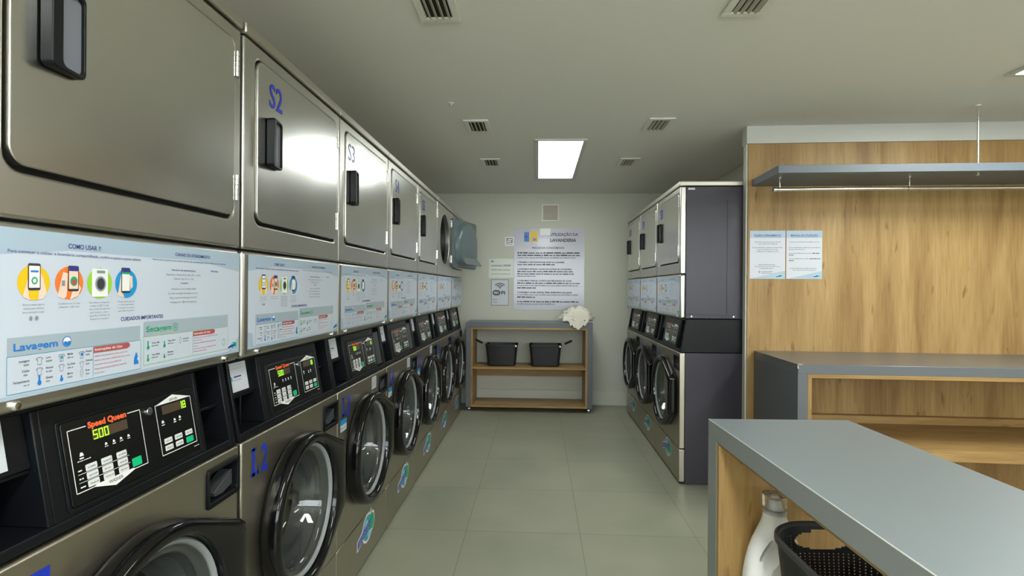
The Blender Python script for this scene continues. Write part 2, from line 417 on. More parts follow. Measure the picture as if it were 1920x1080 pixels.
def instruction_sheet(T, det=True):
    """the big printed sheet; coordinates are the machine's own u (width) and z"""
    d = Deco(lambda u, z, l: T(u + .010, z, l))
    X0, X1, Z0, Z1 = 0.016, 0.668, 1.108, 1.366
    d.rect(X0, X1, Z0, Z1, 'labelbg', 1)
    d.rect(X0, X1, 1.338, Z1, 'lab_blue', 2); d.poly([(X0, 1.338), (X0, 1.322), (.16, 1.338)], 'lab_blue', 2); d.poly([(X1, 1.338), (X1, 1.318), (.5, 1.338)], 'lab_blue', 2)
    d.poly([(X0, Z0), (X1, Z0), (X1, 1.150), (.62, 1.114), (.045, 1.114), (.04, 1.150), (X0, 1.155)], 'lab_blue', 2)
    d.text('COMO USAR ?!', .190, 1.342, .0078, 'navy', .066, 'c', .015, 4)
    d.text('Para começar a utilizar a lavanderia compartilhada, confira o passo a passo abaixo.', .055, 1.329, .0048, 'navy', .266, 'l', 0, 4)
    d.text('CANAIS DE ATENDIMENTO', .420, 1.345, .0070, 'navy', .122, 'l', .012, 4)
    d.text('Entre em contato com nossa central de atendimento e tire todas as suas dúvidas.', .353, 1.333, .0035, 'navy', .254, 'l', 0, 4)
    # four round pictures
    def picture(cx, col, wdt):
        cz = 1.284; d.ell(cx, cz, wdt / 2, .0275, col, 4)
    picture(.0965, 'yellow', .054); picture(.1595, 'orange', .054); picture(.2215, 'lime', .054); picture(.283, 'sky', .054)
    def phone(x0, x1, z0, z1, scr='white', top=None):
        d.poly(rrect(x0, x1, z0, z1, .003), 'inkdark', 6); d.rect(x0 + .0016, x1 - .0016, z0 + .004, z1 - .004, scr, 7)
        if top: d.rect(x0 + .0016, x1 - .0016, z1 - .009, z1 - .001, top, 8)
    d.poly([(.078, 1.262), (.086, 1.290), (.088, 1.262), (.092, 1.256)], 'skin', 5); d.poly([(.103, 1.257), (.108, 1.300), (.112, 1.290), (.118, 1.268), (.112, 1.259)], 'skin', 5)
    phone(.086, .107, 1.272, 1.314); d.rect(.090, .103, 1.300, 1.303, 'blue', 8); d.ring(circ(.0965, 1.287, .0052, 16, .006), circ(.0965, 1.287, .003, 16, .0035), 'green', 8)
    d.poly([(.137, 1.262), (.147, 1.302), (.156, 1.300), (.154, 1.262), (.148, 1.257)], 'skin', 5); d.poly([(.160, 1.256), (.172, 1.290), (.182, 1.275), (.176, 1.262)], 'skin', 5)
    phone(.156, .177, 1.270, 1.313, 'skin', 'navy'); d.ell(.167, 1.287, .007, .008, 'green', 8); d.rect(.163, .171, 1.281, 1.289, 'inkred', 9); d.rect(.144, .150, 1.279, 1.288, 'inkgrey', 8)
    d.poly(rrect(.204, .239, 1.260, 1.310, .003), 'white', 5); d.rect(.214, .232, 1.302, 1.307, 'inkgrey', 7); d.ell(.2225, 1.283, .0125, .0145, 'labelbg', 6); d.ring(circ(.2225, 1.283, .011, 24, .013), circ(.2225, 1.283, .009, 24, .011), 'inkgrey', 7); d.ell(.2225, 1.283, .0085, .0105, 'inkdark', 8)
    d.poly([(.262, 1.262), (.270, 1.302), (.275, 1.264), (.278, 1.257)], 'skin', 5); d.poly([(.290, 1.300), (.297, 1.298), (.298, 1.278), (.292, 1.272)], 'skin', 7)
    phone(.270, .292, 1.266, 1.314, 'white', 'navy'); d.rect(.2716, .290, 1.302, 1.3055, 'green', 9)
    # captions
    caps = [(.0965, ['Baixe o nosso app na', 'loja do seu celular, cadastre-se', 'para começar a usar'], .036), (.1595, ['Cadastre-se no app', 'utilizando o QR Code'], .042),
            (.2215, ['Escolha a máquina', 'e leia o QR Code', 'que está no painel', 'para iniciar o ciclo e', 'aguarde o término da', 'lavagem ou secagem'], .044), (.283, ['O app avisa quando', 'o ciclo terminar', 'e mostra o tempo', 'que falta no painel'], .042)]
    for cx, ls, w in caps:
        for i, t in enumerate(ls): d.text(t, cx, 1.2485 - i * .0058, .0030, 'inkgrey', w * (1 - .07 * (i % 2)), 'c', 0, 4)
    d.ell(.0915, 1.2285, .0026, .0036, 'inkgrey', 5); d.ell(.1010, 1.2285, .0028, .0036, 'inkgrey', 5)
    for t, z, w, col in [('Horário de atendimento', 1.3125, .079, 'navy'), ('Segunda a Sexta-feira (das 8h às 20h)', 1.3025, .114, 'inkgrey'), ('Sábado (das 9h às 15h)', 1.2935, .066, 'inkgrey'), ('Central', 1.2845, .024, 'navy'),
                         ('Telefone: (11) 2222-4455', 1.2715, .084, 'inkgrey'), ('E-mail: sac@washngo.com.br', 1.2620, .100, 'inkgrey'), ('Site: www.washngo.com.br', 1.2525, .092, 'inkgrey'), ('Instagram: @washngoapp', 1.2430, .088, 'inkgrey')]:
        d.text(t, .449, z, .0040, col, w, 'c', .006 if col == 'navy' else 0, 4)
    d.text('WhatsApp', .559, 1.3140, .0040, 'navy', .030, 'c', .006, 4)
    d.text('CUIDADOS IMPORTANTES', .270, 1.2135, .0070, 'navy', .113, 'l', .015, 4)
    # washing box
    d.rect(.055, .319, 1.172, 1.201, 'lab_grey', 3); d.rect(.055, .321, 1.116, 1.172, 'labelbg', 3); d.frame(.054, .321, 1.116, 1.173, .0007, 'teal', 5); d.rect(.2075, .2083, 1.119, 1.171, 'teal', 5)
    d.text('Lavagem', .064, 1.1805, .0112, 'blue', .074, 'l', .02, 6)
    d.ell(.155, 1.1865, .0085, .0088, 'blue', 5); d.ell(.155, 1.1865, .0070, .0073, 'white', 6); d.poly([(.148, 1.1855), (.1515, 1.1875), (.155, 1.1855), (.1585, 1.1875), (.162, 1.1855), (.160, 1.1810), (.155, 1.1792), (.150, 1.1810)], 'blue', 7)
    def shirt(x, z, s=1.0, fill=None):
        p = [(-.0062, .004), (-.003, .0062), (.003, .0062), (.0062, .004), (.005, .0018), (.0034, .0026), (.0034, -.006), (-.0034, -.006), (-.0034, .0026), (-.005, .0018)]
        q = [(a * .78, c * .82) for a, c in p]
        d.ring([(x + a * s, z + c * s) for a, c in p], [(x + a * s, z + c * s) for a, c in q], 'inkgrey', 6)
        if fill: d.ell(x, z + .001, .0022, .003, fill, 7)
    shirt(.106, 1.1605); shirt(.145, 1.1605, 1, 'teal'); shirt(.184, 1.1605, 1, 'blue'); shirt(.106, 1.1440); shirt(.145, 1.1440, .95); shirt(.184, 1.1440, .8)
    def thermo(x, z, col, s=1.0, fill=1.0):
        d.rect(x - .0015 * s, x + .0015 * s, z - .002 * s, z + .0078 * s * fill, col, 6); d.ell(x, z - .0042 * s, .0033 * s, .0036 * s, col, 7)
    thermo(.106, 1.1305, 'blue'); thermo(.145, 1.1290, 'blue', .9, .4); d.ring(circ(.184, 1.130, .0026, 14, .0075), circ(.184, 1.130, .0018, 14, .0065), 'inkgrey', 6)
    for x, z, t in [(.117, 1.163, 'Leve'), (.117, 1.1465, 'Normal'), (.117, 1.1310, 'Quente'), (.156, 1.1635, 'Média'), (.156, 1.1465, 'Roup. Delicadas'), (.156, 1.1310, 'Morna'), (.192, 1.1640, 'Pesada'), (.192, 1.1480, 'Delicada'), (.192, 1.1310, 'Fria')]:
        w = min(.0036 * len(t) * .58, .0145)
        d.text(t, x, z, .0034, 'inkdark', w, 'l', .01, 6); d.words(x, x + .011, z - .0055, .0024, 'inkgrey', len(t), 6)
    for z, t in [(1.162, 'Lavagem'), (1.1465, 'Ciclo'), (1.1310, 'Temperatura')]:
        d.text(t, .0895, z, .0036, 'inkdark', .0024 * len(t), 'r', .01, 6); d.words(.080, .0895, z - .0058, .0024, 'inkgrey', 3, 6)
    d.poly([(.208, 1.1715), (.208, 1.1605), (.286, 1.1605), (.2915, 1.1635), (.2925, 1.1665), (.2905, 1.1700), (.286, 1.1715)], 'inkred', 6)
    d.text('Instruções de Uso', .211, 1.1640, .0048, 'white', .062, 'l', .01, 7)
    for i in range(5): d.words(.2105, .2105 + (.076, .082, .060, .074, .022)[i], 1.1535 - i * .0075, .0022, 'inkpink', i, 6)
    d.poly([(.3025, 1.127), (.3030, 1.139), (.3060, 1.145), (.3065, 1.149), (.3105, 1.149), (.3110, 1.145), (.3140, 1.138), (.3145, 1.127)], 'blue', 6); d.ell(.3125, 1.137, .0014, .0035, 'white', 7)
    # drying box
    d.rect(.328, .617, 1.177, 1.208, 'lab_grey', 3); d.rect(.328, .617, 1.122, 1.177, 'labelbg', 3); d.frame(.328, .617, 1.121, 1.178, .0007, 'lime', 5); d.rect(.4795, .4803, 1.123, 1.177, 'green', 5)
    d.text('Secagem', .335, 1.1870, .0112, 'green', .073, 'l', .02, 6)
    d.ring(circ(.421, 1.1915, .0085, 24, .0085), circ(.421, 1.1915, .0074, 24, .0074), 'green', 6)
    for i in range(3): d.rect(.417, .425, 1.1885 + i * .0028, 1.1895 + i * .0028, 'green', 6)
    thermo(.340, 1.1600, 'green', 1.1); thermo(.387, 1.1590, 'green', 1.1, .6); thermo(.340, 1.1350, 'green', 1.0, .8); thermo(.387, 1.1350, 'green', .9, .3); d.ring(circ(.437, 1.161, .0026, 14, .0078), circ(.437, 1.161, .0018, 14, .0068), 'inkgrey', 6)
    for x, z, t in [(.350, 1.162, 'Temp. Alta'), (.350, 1.138, 'Temp. Média'), (.397, 1.162, 'Temp. Baixa'), (.397, 1.138, 'Delicado'), (.446, 1.162, 'Sem Calor')]:
        d.text(t, x, z, .0034, 'inkdark', .0022 * len(t), 'l', .01, 6); d.words(x, x + .018, z - .0055, .0024, 'inkgrey', len(t), 6)
    d.poly([(.480, 1.1765), (.480, 1.1655), (.556, 1.1655), (.5615, 1.1685), (.5625, 1.1715), (.5605, 1.1750), (.556, 1.1765)], 'inkred', 6)
    d.text('Instruções de Uso', .483, 1.1690, .0046, 'white', .060, 'l', .01, 7)
    for i in range(6): d.words(.4835, .4835 + (.088, .030, .086, .016, .082, .050)[i], 1.1600 - i * .0062, .0021, 'inkpink', i + 7, 6)
    d.ring(circ(.599, 1.140, .0062, 20, .0085), circ(.599, 1.140, .0052, 20, .0073), 'green', 6)
    logo(d, .636, 1.127, .024, 5, letters=False)
    return d

def blank_display(T, which):
    d = Deco(T); PW, PH = 0.348, 0.145
    x0, x1, v0, v1 = ((.17, .41, .30, .17), (.69, .915, .28, .15))[which]
    d.rect(x0 * PW, x1 * PW, (1 - v0) * PH, (1 - v1) * PH, 'dispdim', 3); return d
def control_panel_print(T):
    """print on the electronic control overlay; (0..0.348, 0..0.152) from its lower left corner along the slope"""
    PW, PH = 0.348, 0.145
    d = Deco(T); keys = Deco(T); disp = Deco(T); start = Deco(T); keys2 = Deco(T); disp2 = Deco(T); start2 = Deco(T)
    U = lambda f: f * PW
    V = lambda f: (1 - f) * PH
    lw = .0016
    def outline(pts, cl=True):
        n = len(pts)
        for i in range(n if cl else n - 1):
            a, c = pts[i], pts[(i + 1) % n]; dx, dy = c[0] - a[0], c[1] - a[1]; q = math.hypot(dx, dy); nx, ny = -dy / q * lw / 2, dx / q * lw / 2
            d.poly([(a[0] + nx, a[1] + ny), (c[0] + nx, c[1] + ny), (c[0] - nx, c[1] - ny), (a[0] - nx, a[1] - ny)], 'white', 2)
    outline([(U(.03), V(.10)), (U(.515), V(.10)), (U(.515), V(.86)), (U(.03), V(.86))])
    outline([(U(.64), V(.12)), (U(.967), V(.12)), (U(.967), V(.86)), (U(.64), V(.86))])
    d.poly([(U(.64), V(.12)), (U(.80), V(.02)), (U(.967), V(.12))], 'white', 3)
    d.poly([(U(.13), V(.86)), (U(.27), V(.955)), (U(.42), V(.86)), (U(.40), V(.84)), (U(.15), V(.84))], 'white', 3)
    d.text('WASHER', U(.275), V(.905), .0062, 'inkdark', .034, 'c', .01, 4); d.text('DRYER', U(.805), V(.108), .0050, 'inkdark', .026, 'c', .01, 4)
    d.rect(U(.14), U(.42), V(.145), V(.065), 'panelblack', 3)
    d.text('Speed Queen', U(.15), V(.135), .0105, 'sqorange', U(.26), 'l', .05, 4)
    # displays
    disp.rect(U(.17), U(.41), V(.30), V(.17), 'dispoff', 3); disp2.rect(U(.69), U(.915), V(.28), V(.15), 'dispoff', 3)
    seg7 = {'5': 'afgcd', '0': 'abcdef', '1': 'bc', '8': 'abcdefg'}
    def digit(c, x, z, w, h, disp):
        t = w * .2
        S7 = {'a': (x, x + w, z + h - t, z + h), 'd': (x, x + w, z, z + t), 'g': (x, x + w, z + h / 2 - t / 2, z + h / 2 + t / 2),
              'f': (x, x + t, z + h / 2, z + h), 'e': (x, x + t, z, z + h / 2), 'b': (x + w - t, x + w, z + h / 2, z + h), 'c': (x + w - t, x + w, z, z + h / 2)}
        for k in seg7[c]: disp.rect(*S7[k], 'led', 5)
    for i, c in enumerate('500'): digit(c, U(.175) + i * .0125, V(.295), .0098, .0170, disp)
    for i, c in enumerate('18'): digit(c, U(.845) + i * .0125, V(.275), .0098, .0160, disp2)
    # small symbols
    def icon(fx, fv, s=.004):
        d.poly([(U(fx) - s, V(fv)), (U(fx) + s, V(fv)), (U(fx) + s * .5, V(fv) + s * 1.3), (U(fx) - s * .6, V(fv) + s * 1.5)], 'white', 3); d.words(U(fx) - s * 1.2, U(fx) + s * 1.3, V(fv) - s * 1.1, s * .55, 'white', 1, 3)
    for f in (.247, .30, .35, .405): icon(f, .41, .0032)
    icon(.09, .44, .0045); d.words(U(.06), U(.14), V(.50), .0016, 'white', 4, 3)
    icon(.685, .40, .0042); icon(.79, .42, .0036); icon(.84, .41, .0040)
    for i, v in enumerate((.60, .70, .80)):
        for f in (.135, .233, .336):
            keys.poly(rrect(U(f) - .0125, U(f) + .0125, V(v) - .0058, V(v) + .0058, .002, 3), 'key', 4); keys.words(U(f) - .008, U(f) + .010, V(v) - .0015, .0024, 'inkgrey', i, 5)
        d.words(U(.055), U(.085), V(v) - .002, .003, 'white', i, 3)
        if i < 2: d.rect(U(.05), U(.385), V(v + .05) - .0004, V(v + .05) + .0004, 'white', 5)
    start.poly(rrect(U(.435) - .0125, U(.435) + .0125, V(.775) - .0085, V(.775) + .0085, .002, 3), 'keygreen', 4)
    for i, v in enumerate((.67, .775)):
        for j, f in enumerate((.705, .80, .90)):
            gk = i == 1 and j == 2
            (start2 if gk else keys2).poly(rrect(U(f) - .0125, U(f) + .0125, V(v) - (.0075 if gk else .0056), V(v) + .0056, .002, 3), 'keygreen' if gk else 'key', 4)
            if not gk: keys2.words(U(f) - .008, U(f) + .010, V(v) - .0015, .0024, 'inkgrey', j, 5)
    d.words(U(.93), U(.985), V(.93), .0018, 'white', 9, 3)
    return dict(panel_print=d, washer_keypad=keys, washer_display=disp, washer_start_key=start, dryer_keypad=keys2, dryer_display=disp2, dryer_start_key=start2)

# shared machine meshes are made by the first call, later machines reuse them
_mesh = {}
def shared(key, maker, parent, name=None):
    """maker() -> MB, built once per key; copies share the mesh data"""
    if key not in _mesh:
        mb, kw = maker(); o = mb.build(name or key, parent, **kw); _mesh[key] = o; return o
    src = _mesh[key]; o = src.copy(); C.objects.link(o); o.parent = parent; o.name = name or key
    return o

DX0, DX1, DZ0, DZ1 = 0.059, 0.651, 1.452, 1.915     # dryer door opening
def mk_dryer_front():
    b = MB(); b.plate([(g, ZS + .004), (W - g, ZS + .004), (W - g, 1.951), (g, 1.951)], [rrect(DX0, DX1, DZ0, DZ1, .03, 6)], 0, .036, 'steel')
    return b, dict(bevel=.006, seg=3)
def mk_dryer_front_open():
    b = MB(); b.plate([(g, ZS + .004), (W - g, ZS + .004), (W - g, 1.951), (g, 1.951)], [circ(.350, 1.683, .215, 48, .208)], 0, .036, 'steel')
    return b, dict(bevel=.004, seg=3)
def mk_body():
    b = MB(); b.box(g, W - g, .036, D, ZD, 1.951, 'charcoal'); return b, dict(bevel=.003)
def mk_body_open():
    b = MB(); T = .02
    b.box(g, W - g, D - T, D, ZD, 1.951, 'charcoal'); b.box(g, g + T, .036, D - T, ZD, 1.951, 'charcoal'); b.box(W - g - T, W - g, .036, D - T, ZD, 1.951, 'charcoal')
    b.box(g + T, W - g - T, .036, D - T, 1.93, 1.951, 'charcoal'); b.box(g + T, W - g - T, .036, D - T, ZD, ZD + T, 'charcoal')
    return b, dict(bevel=.002)
def mk_drum():
    b = MB(); b.lathe([(.216, .012), (.216, .036), (.290, .045), (.290, .55), (.0, .56)], (.350, 0, 1.683), 'y', 'drum', 48)
    return b, dict(recalc=False)
def mk_cap():
    b = MB(); b.box(g, W - g, -.006, D, 1.956, H, 'steel_cap'); return b, dict(bevel=.005, seg=3)
def mk_service():
    b = MB(); b.box(g, W - g, 0, .036, ZD, ZS - .001, 'steel'); return b, dict(bevel=.011, seg=4)
def mk_screw(u):
    def f():
        b = MB(); b.lathe([(.0075, .001), (.0075, -.004), (.005, -.0062), (0, -.0065)], (u, 0, 1.0985), 'y', 'chrome', 16); return b, dict()
    return f
def mk_door():
    b = MB()
    G = .004
    r0 = [(x, .016, z) for x, z in rrect(DX0 + G, DX1 - G, DZ0 + G + .005, DZ1 - G, .028, 6)]
    r1 = [(x, -.0050, z) for x, z in rrect(DX0 + G, DX1 - G, DZ0 + G + .005, DZ1 - G, .028, 6)]
    b.loft([r0, r1], 'steel_door')
    return b, dict(smooth=30, bevel=.0016, seg=3)
def mk_gap():
    b = MB(); b.plate(rrect(DX0 + .001, DX1 - .001, DZ0 + .001, DZ1 - .001, .03, 6), [], .018, .034, 'cavity'); return b, dict(smooth=0)
def mk_handle():
    b = MB(); y0, y1 = -.030, -.008
    o, i = rrect(.108, .182, 1.625, 1.765, .010, 4), rrect(.131, .177, 1.632, 1.758, .010, 4)
    # raised bezel: thick grip wall on the left, thin rim elsewhere
    def yy(x): return -.029 + (x - .108) / .074 * .011
    n = len(o)
    A = [(x, -.008, z) for x, z in o]; B = [(x, yy(x), z) for x, z in o]; I = [(x, yy(x), z) for x, z in i]; J = [(x, -.010, z) for x, z in i]
    b.loft([A, B, I, J], 'black', cap0=False, cap1=False)
    return b, dict(bevel=.0025, seg=3)
def mk_handle_in():
    b = MB(); b.plate(rrect(.129, .179, 1.630, 1.760, .008, 4), [], -.0125, -.008, 'hgrey'); return b, dict()
def mk_hinge(z):
    def f():
        b = MB()
        for k in range(5): b.cyl((DX1 + .002, -.007, z - .032 + k * .0132), (DX1 + .002, -.007, z - .032 + k * .0132 + .0116), .0052, 'chrome', 12)
        b.box(DX1 + .002, DX1 + .020, -.002, 0, z - .030, z + .030, 'steel')
        return b, dict()
    return f
# --- console
ZT = ZD - .004
def mk_console():
    b = MB()
    def slab(u0, u1, z0, z1, depth=.06):       # sloping front between z0 and z1
        P = [(con_y(z0), z0), (con_y(z1), z1), (con_y(z1) + depth, z1), (con_y(z0) + depth, z0)]
        b.prism(P, u0, u1, 'black', 'x')
    for u0, u1 in ((g, .012), (W - .024, W - g)): b.prism([(con_y(ZW + .004), ZW + .004), (con_y(ZT), ZT), (D, ZT), (D, ZW + .004)], u0, u1, 'black', 'x')
    slab(.012, W - .024, ZW + .004, ZW + .022, .10); slab(.012, W - .024, ZT - .010, ZT, .10)
    slab(.146, .158, ZW + .022, ZT - .010, .10); slab(.552, .564, ZW + .022, ZT - .010, .10)
    slab(.158, .552, ZW + .022, ZT - .010, .02)
    b.box(.012, W - .024, .115, D, ZW + .004, ZT, 'black')
    # ledges and the coin box face in the side pockets
    b.box(.012, .146, .042, .115, .972, .980, 'black'); b.box(.564, W - .024, .045, .115, .968, .976, 'black')
    b.box(.100, .106, .060, .115, ZW + .022, .972, 'black')
    b.prism([(con_y(.98) + .012, .98), (con_y(ZT) + .012, ZT - .01), (con_y(ZT) + .020, ZT - .01), (con_y(.98) + .020, .98)], .012, .146, 'black', 'x')
    return b, dict(bevel=.0022, seg=2)
def mk_con_screw(z):
    def f():
        b = MB(); b.lathe([(.007, .116), (.007, .108), (0, .106)], (.078, 0, z), 'y', 'chrome', 14); return b, dict()
    return f
def mk_con_plate():
    b = MB(); b.prism([(con_y(.89) + .004, .89), (con_y(1.05) + .004, 1.05), (con_y(1.05) + .010, 1.05), (con_y(.89) + .010, .89)], .562, W - .030, 'dgrey', 'x'); return b, dict(bevel=.001)
PU0, PZ0, PZ1 = .191, .896, 1.038
_sl = Vector((0, con_y(PZ1) - con_y(PZ0), PZ1 - PZ0)); _sl.normalize()
_nn = Vector((0, -_sl.z, _sl.y))
def panel_T(lift0):
    def T(u, v, l):
        p = Vector((PU0 + u, con_y(PZ0), PZ0)) + _sl * v + _nn * (lift0 + l); return tuple(p)
    return T
def mk_overlay():
    b = MB(); T = panel_T(0); P = rrect(0, .348, 0, .1465, .006, 4)
    b.loft([[T(x, z, -.004) for x, z in P], [T(x, z, .0035) for x, z in P]], 'panelblack')
    return b, dict(bevel=.0012)
def mk_overlay_rim():
    b = MB(); T = panel_T(0); P = rrect(-.008, .356, -.008, .152, .008, 4); Q = rrect(-.002, .350, -.002, .1480, .006, 4)
    b.loft([[T(x, z, -.002) for x, z in P], [T(x, z, .0028) for x, z in P], [T(x, z, .0028) for x, z in Q], [T(x, z, -.002) for x, z in Q]], 'black', False, False)
    return b, dict(bevel=.001)
_pp = {}
def mk_print(k):
    def f():
        if not _pp: _pp.update(control_panel_print(panel_T(.0036)))
        return _pp[k], dict(smooth=0, recalc=False)
    return f
def mk_lock():
    b = MB(); p = Vector(panel_T(.003)(.348 * .575, .1465 * .83, 0)); b.cyl(p, p + _nn * .007, .0085, 'chrome', 20, .0075); b.cyl(p + _nn * .007, p + _nn * .0085, .0045, 'dgrey', 14)
    return b, dict(bevel=.0008)
def mk_conpaper():
    def T(u, z, l): return (u, con_y(z) + .010 - l, z)
    d = Deco(T); d.rect(.014, .106, .990, 1.068, 'paper', 1)
    d.text('Guia de uso e de seguranca', .020, 1.060, .0035, 'inkgrey', .074, 'l', 0, 3); d.text('Leia o código para iniciar o ciclo', .026, 1.052, .0035, 'inkgrey', .062, 'l', 0, 3)
    d.rect(.040, .076, 1.028, 1.032, 'navy', 3); d.ell(.028, 1.027, .004, .006, 'teal', 3); d.words(.020, .076, 1.020, .0022, 'inkgrey', 2, 3)
    return d, dict(smooth=0, recalc=False)
# --- washer
WCX, WCZ, WR = .332, .553, .247
def mk_washer_front():
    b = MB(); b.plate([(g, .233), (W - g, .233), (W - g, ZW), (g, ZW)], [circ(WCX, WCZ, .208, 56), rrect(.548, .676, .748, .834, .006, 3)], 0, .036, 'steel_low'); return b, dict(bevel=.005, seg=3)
def mk_kick():
    b = MB(); b.box(g, W - g, 0, .036, .016, .229, 'steel_low'); return b, dict(bevel=.004, seg=3)
def mk_wbody():
    b = MB(); T = .02
    b.box(g, g + T, .036, D, .004, ZW, 'charcoal'); b.box(W - g - T, W - g, .036, D, .004, ZW, 'charcoal'); b.box(g + T, W - g - T, D - T, D, .004, ZW, 'charcoal')
    b.box(g + T, W - g - T, .036, D - T, ZW - T, ZW, 'charcoal'); b.box(g + T, W - g - T, .036, D - T, .004, .03, 'charcoal'); b.box(g + .01, W - g - .01, .010, .036, 0, .014, 'cavity')
    return b, dict(bevel=.002)
def mk_wdrum():
    b = MB(); b.lathe([(.209, .004), (.206, .030), (.180, .05), (.172, .10)], (WCX, 0, WCZ), 'y', 'gasket', 56); b.lathe([(.172, .10), (.262, .115), (.262, .48), (0, .50)], (WCX, 0, WCZ), 'y', 'drum', 56)
    for k in range(3):
        a = PI / 2 + .4 + k * 2 * PI / 3; c, s_ = math.cos(a), math.sin(a)
        b.add([(WCX + c * .24 - s_ * .03, .09, WCZ + s_ * .24 + c * .03), (WCX + c * .18, .11, WCZ + s_ * .18), (WCX + c * .24 + s_ * .03, .09, WCZ + s_ * .24 - c * .03),
               (WCX + c * .24 - s_ * .03, .46, WCZ + s_ * .24 + c * .03), (WCX + c * .18, .44, WCZ + s_ * .18), (WCX + c * .24 + s_ * .03, .46, WCZ + s_ * .24 - c * .03)], [(0, 1, 4, 3), (1, 2, 5, 4), (0, 1, 2), (3, 4, 5)], 'gasket')
    return b, dict(recalc=False)
def hull(P):
    P = sorted(set(P))
    def half(Q):
        h = []
        for p in Q:
            while len(h) > 1 and (h[-1][0] - h[-2][0]) * (p[1] - h[-2][1]) - (h[-1][1] - h[-2][1]) * (p[0] - h[-2][0]) <= 0: h.pop()
            h.append(p)
        return h[:-1]
    return half(P) + half(P[::-1])
def door_outline(off=0.0, n=72, tabx=.626):
    """circle whose right side is pulled out to a straight grip edge"""
    q = .014
    H_ = hull([(round(a, 6), round(c, 6)) for a, c in circ(WCX, WCZ, WR - off, 96) + circ(tabx - off - q, .700 - off - q, q, 24) + circ(tabx - off - q, .440 + off + q, q, 24)])
    P = []
    for k in range(n):
        a = 2 * PI * k / n; c, s_ = math.cos(a), math.sin(a); best = WR - off
        for i in range(len(H_)):
            (x1, z1), (x2, z2) = H_[i], H_[(i + 1) % len(H_)]
            dx, dz = x2 - x1, z2 - z1; den = c * dz - s_ * dx
            if abs(den) < 1e-12: continue
            t = ((x1 - WCX) * dz - (z1 - WCZ) * dx) / den; w = ((x1 - WCX) * s_ - (z1 - WCZ) * c) / den
            if t > 0 and -1e-6 <= w <= 1 + 1e-6: best = t; break
        P.append((WCX + best * c, WCZ + best * s_))
    return P
def mk_wdoor():
    b = MB(); n = 144
    prof = [(0.010, -.0005), (0.002, -.008), (0.0, -.018), (0.001, -.046), (0.004, -.0535), (0.009, -.0575), (.014, -.059), (.026, -.059)]
    rings = [[(x, y, z) for x, z in door_outline(o, n)] for o, y in prof]
    for r, y in ((.2195, -.0585), (.2155, -.056), (.2125, -.048), (.2100, -.030), (.2085, -.016)):
        rings.append([(x, y, z) for x, z in circ(WCX, WCZ, r, n)])
    b.loft(rings, 'black_gloss', cap0=False, cap1=False)
    return b, dict(smooth=50)
def mk_wring():
    b = MB(); b.lathe([(.2090, -.034), (.2050, -.038), (.1985, -.034), (.1945, -.022), (.1935, .0)], (WCX, 0, WCZ), 'y', 'gasket', 56); return b, dict(smooth=60)
def mk_wglass():
    b = MB(); b.lathe([(.199, -.028), (.184, -.027), (.174, -.012), (.160, .030), (.140, .085), (.100, .102), (.0, .108)], (WCX, 0, WCZ), 'y', 'glass', 56)
    b.lathe([(.199, -.024), (.186, -.023), (.177, -.010), (.163, .032), (.143, .089), (.102, .106), (.0, .112)], (WCX, 0, WCZ), 'y', 'glass', 56)
    return b, dict(smooth=60, recalc=False)
def mk_whinge(z):
    def f():
        b = MB(); b.box(.066, .092, -.008, .001, z - .026, z + .026, 'black'); return b, dict(bevel=.002)
    return f
def mk_disp():
    b = MB(); o = rrect(.546, .679, .744, .838, .006, 4); i = rrect(.555, .671, .756, .828, .010, 4)
    R = [[(x, y, z) for x, z in o] for y in (.004, -.006)] + [[(x, y, z) for x, z in i] for y in (-.004, .010)]
    j = rrect(.572, .667, .764, .812, .014, 4)
    R.append([(x, .045, z) for x, z in j])
    b.loft(R, 'black', cap0=False, cap1=True)
    b.prism([(.585, .772), (.662, .806), (.664, .768), (.62, .758), (.59, .760)], .006, .040, 'dgrey')
    return b, dict(bevel=.0015)
def mk_sticker():
    d = Deco(F_Y); logo(d, .362, .152, .150, 2); return d, dict(smooth=0, recalc=False)
def lettering(kind, num, mat, sx=.126):
    d = Deco(F_Y)
    if kind == 'S':
        d.T = lift_front(-.0053)
        d.text('S' + num, sx, 1.803, .068, mat, .078 if len(num) == 1 else .105, 'l', .012, 2)
    else:
        h = .078
        x, z = .048, .752
        # serifed L
        d.rect(x + .006, x + .020, z, z + h, mat, 2); d.rect(x, x + .027, z + h - .008, z + h, mat, 2); d.rect(x, x + .040, z, z + .010, mat, 2)
        d.poly([(x + .034, z), (x + .040, z), (x + .040, z + .026), (x + .036, z + .026)], mat, 2)
        d.text(num, x + .054, z, h * .98, mat, .036 if len(num) == 1 else .062, 'l', .02, 2)
        if num == '1': d.rect(x + .054, x + .090, z, z + .008, mat, 2)
    return d
def mk_badge():
    d = Deco(F_Y); d.rect(.030, .098, .695, .742, 'paper', 2); d.rect(.030, .098, .722, .742, 'sky', 3); d.words(.036, .092, .705, .004, 'inkgrey', 3, 3); return d, dict(smooth=0, recalc=False)
def mk_slip():
    d = Deco(F_Y); d.rect(.430, .500, .792, .850, 'paper', 2)
    for i in range(4): d.words(.437, .493, .838 - i * .011, .0035, 'inkgrey', i, 3)
    return d, dict(smooth=0, recalc=False)

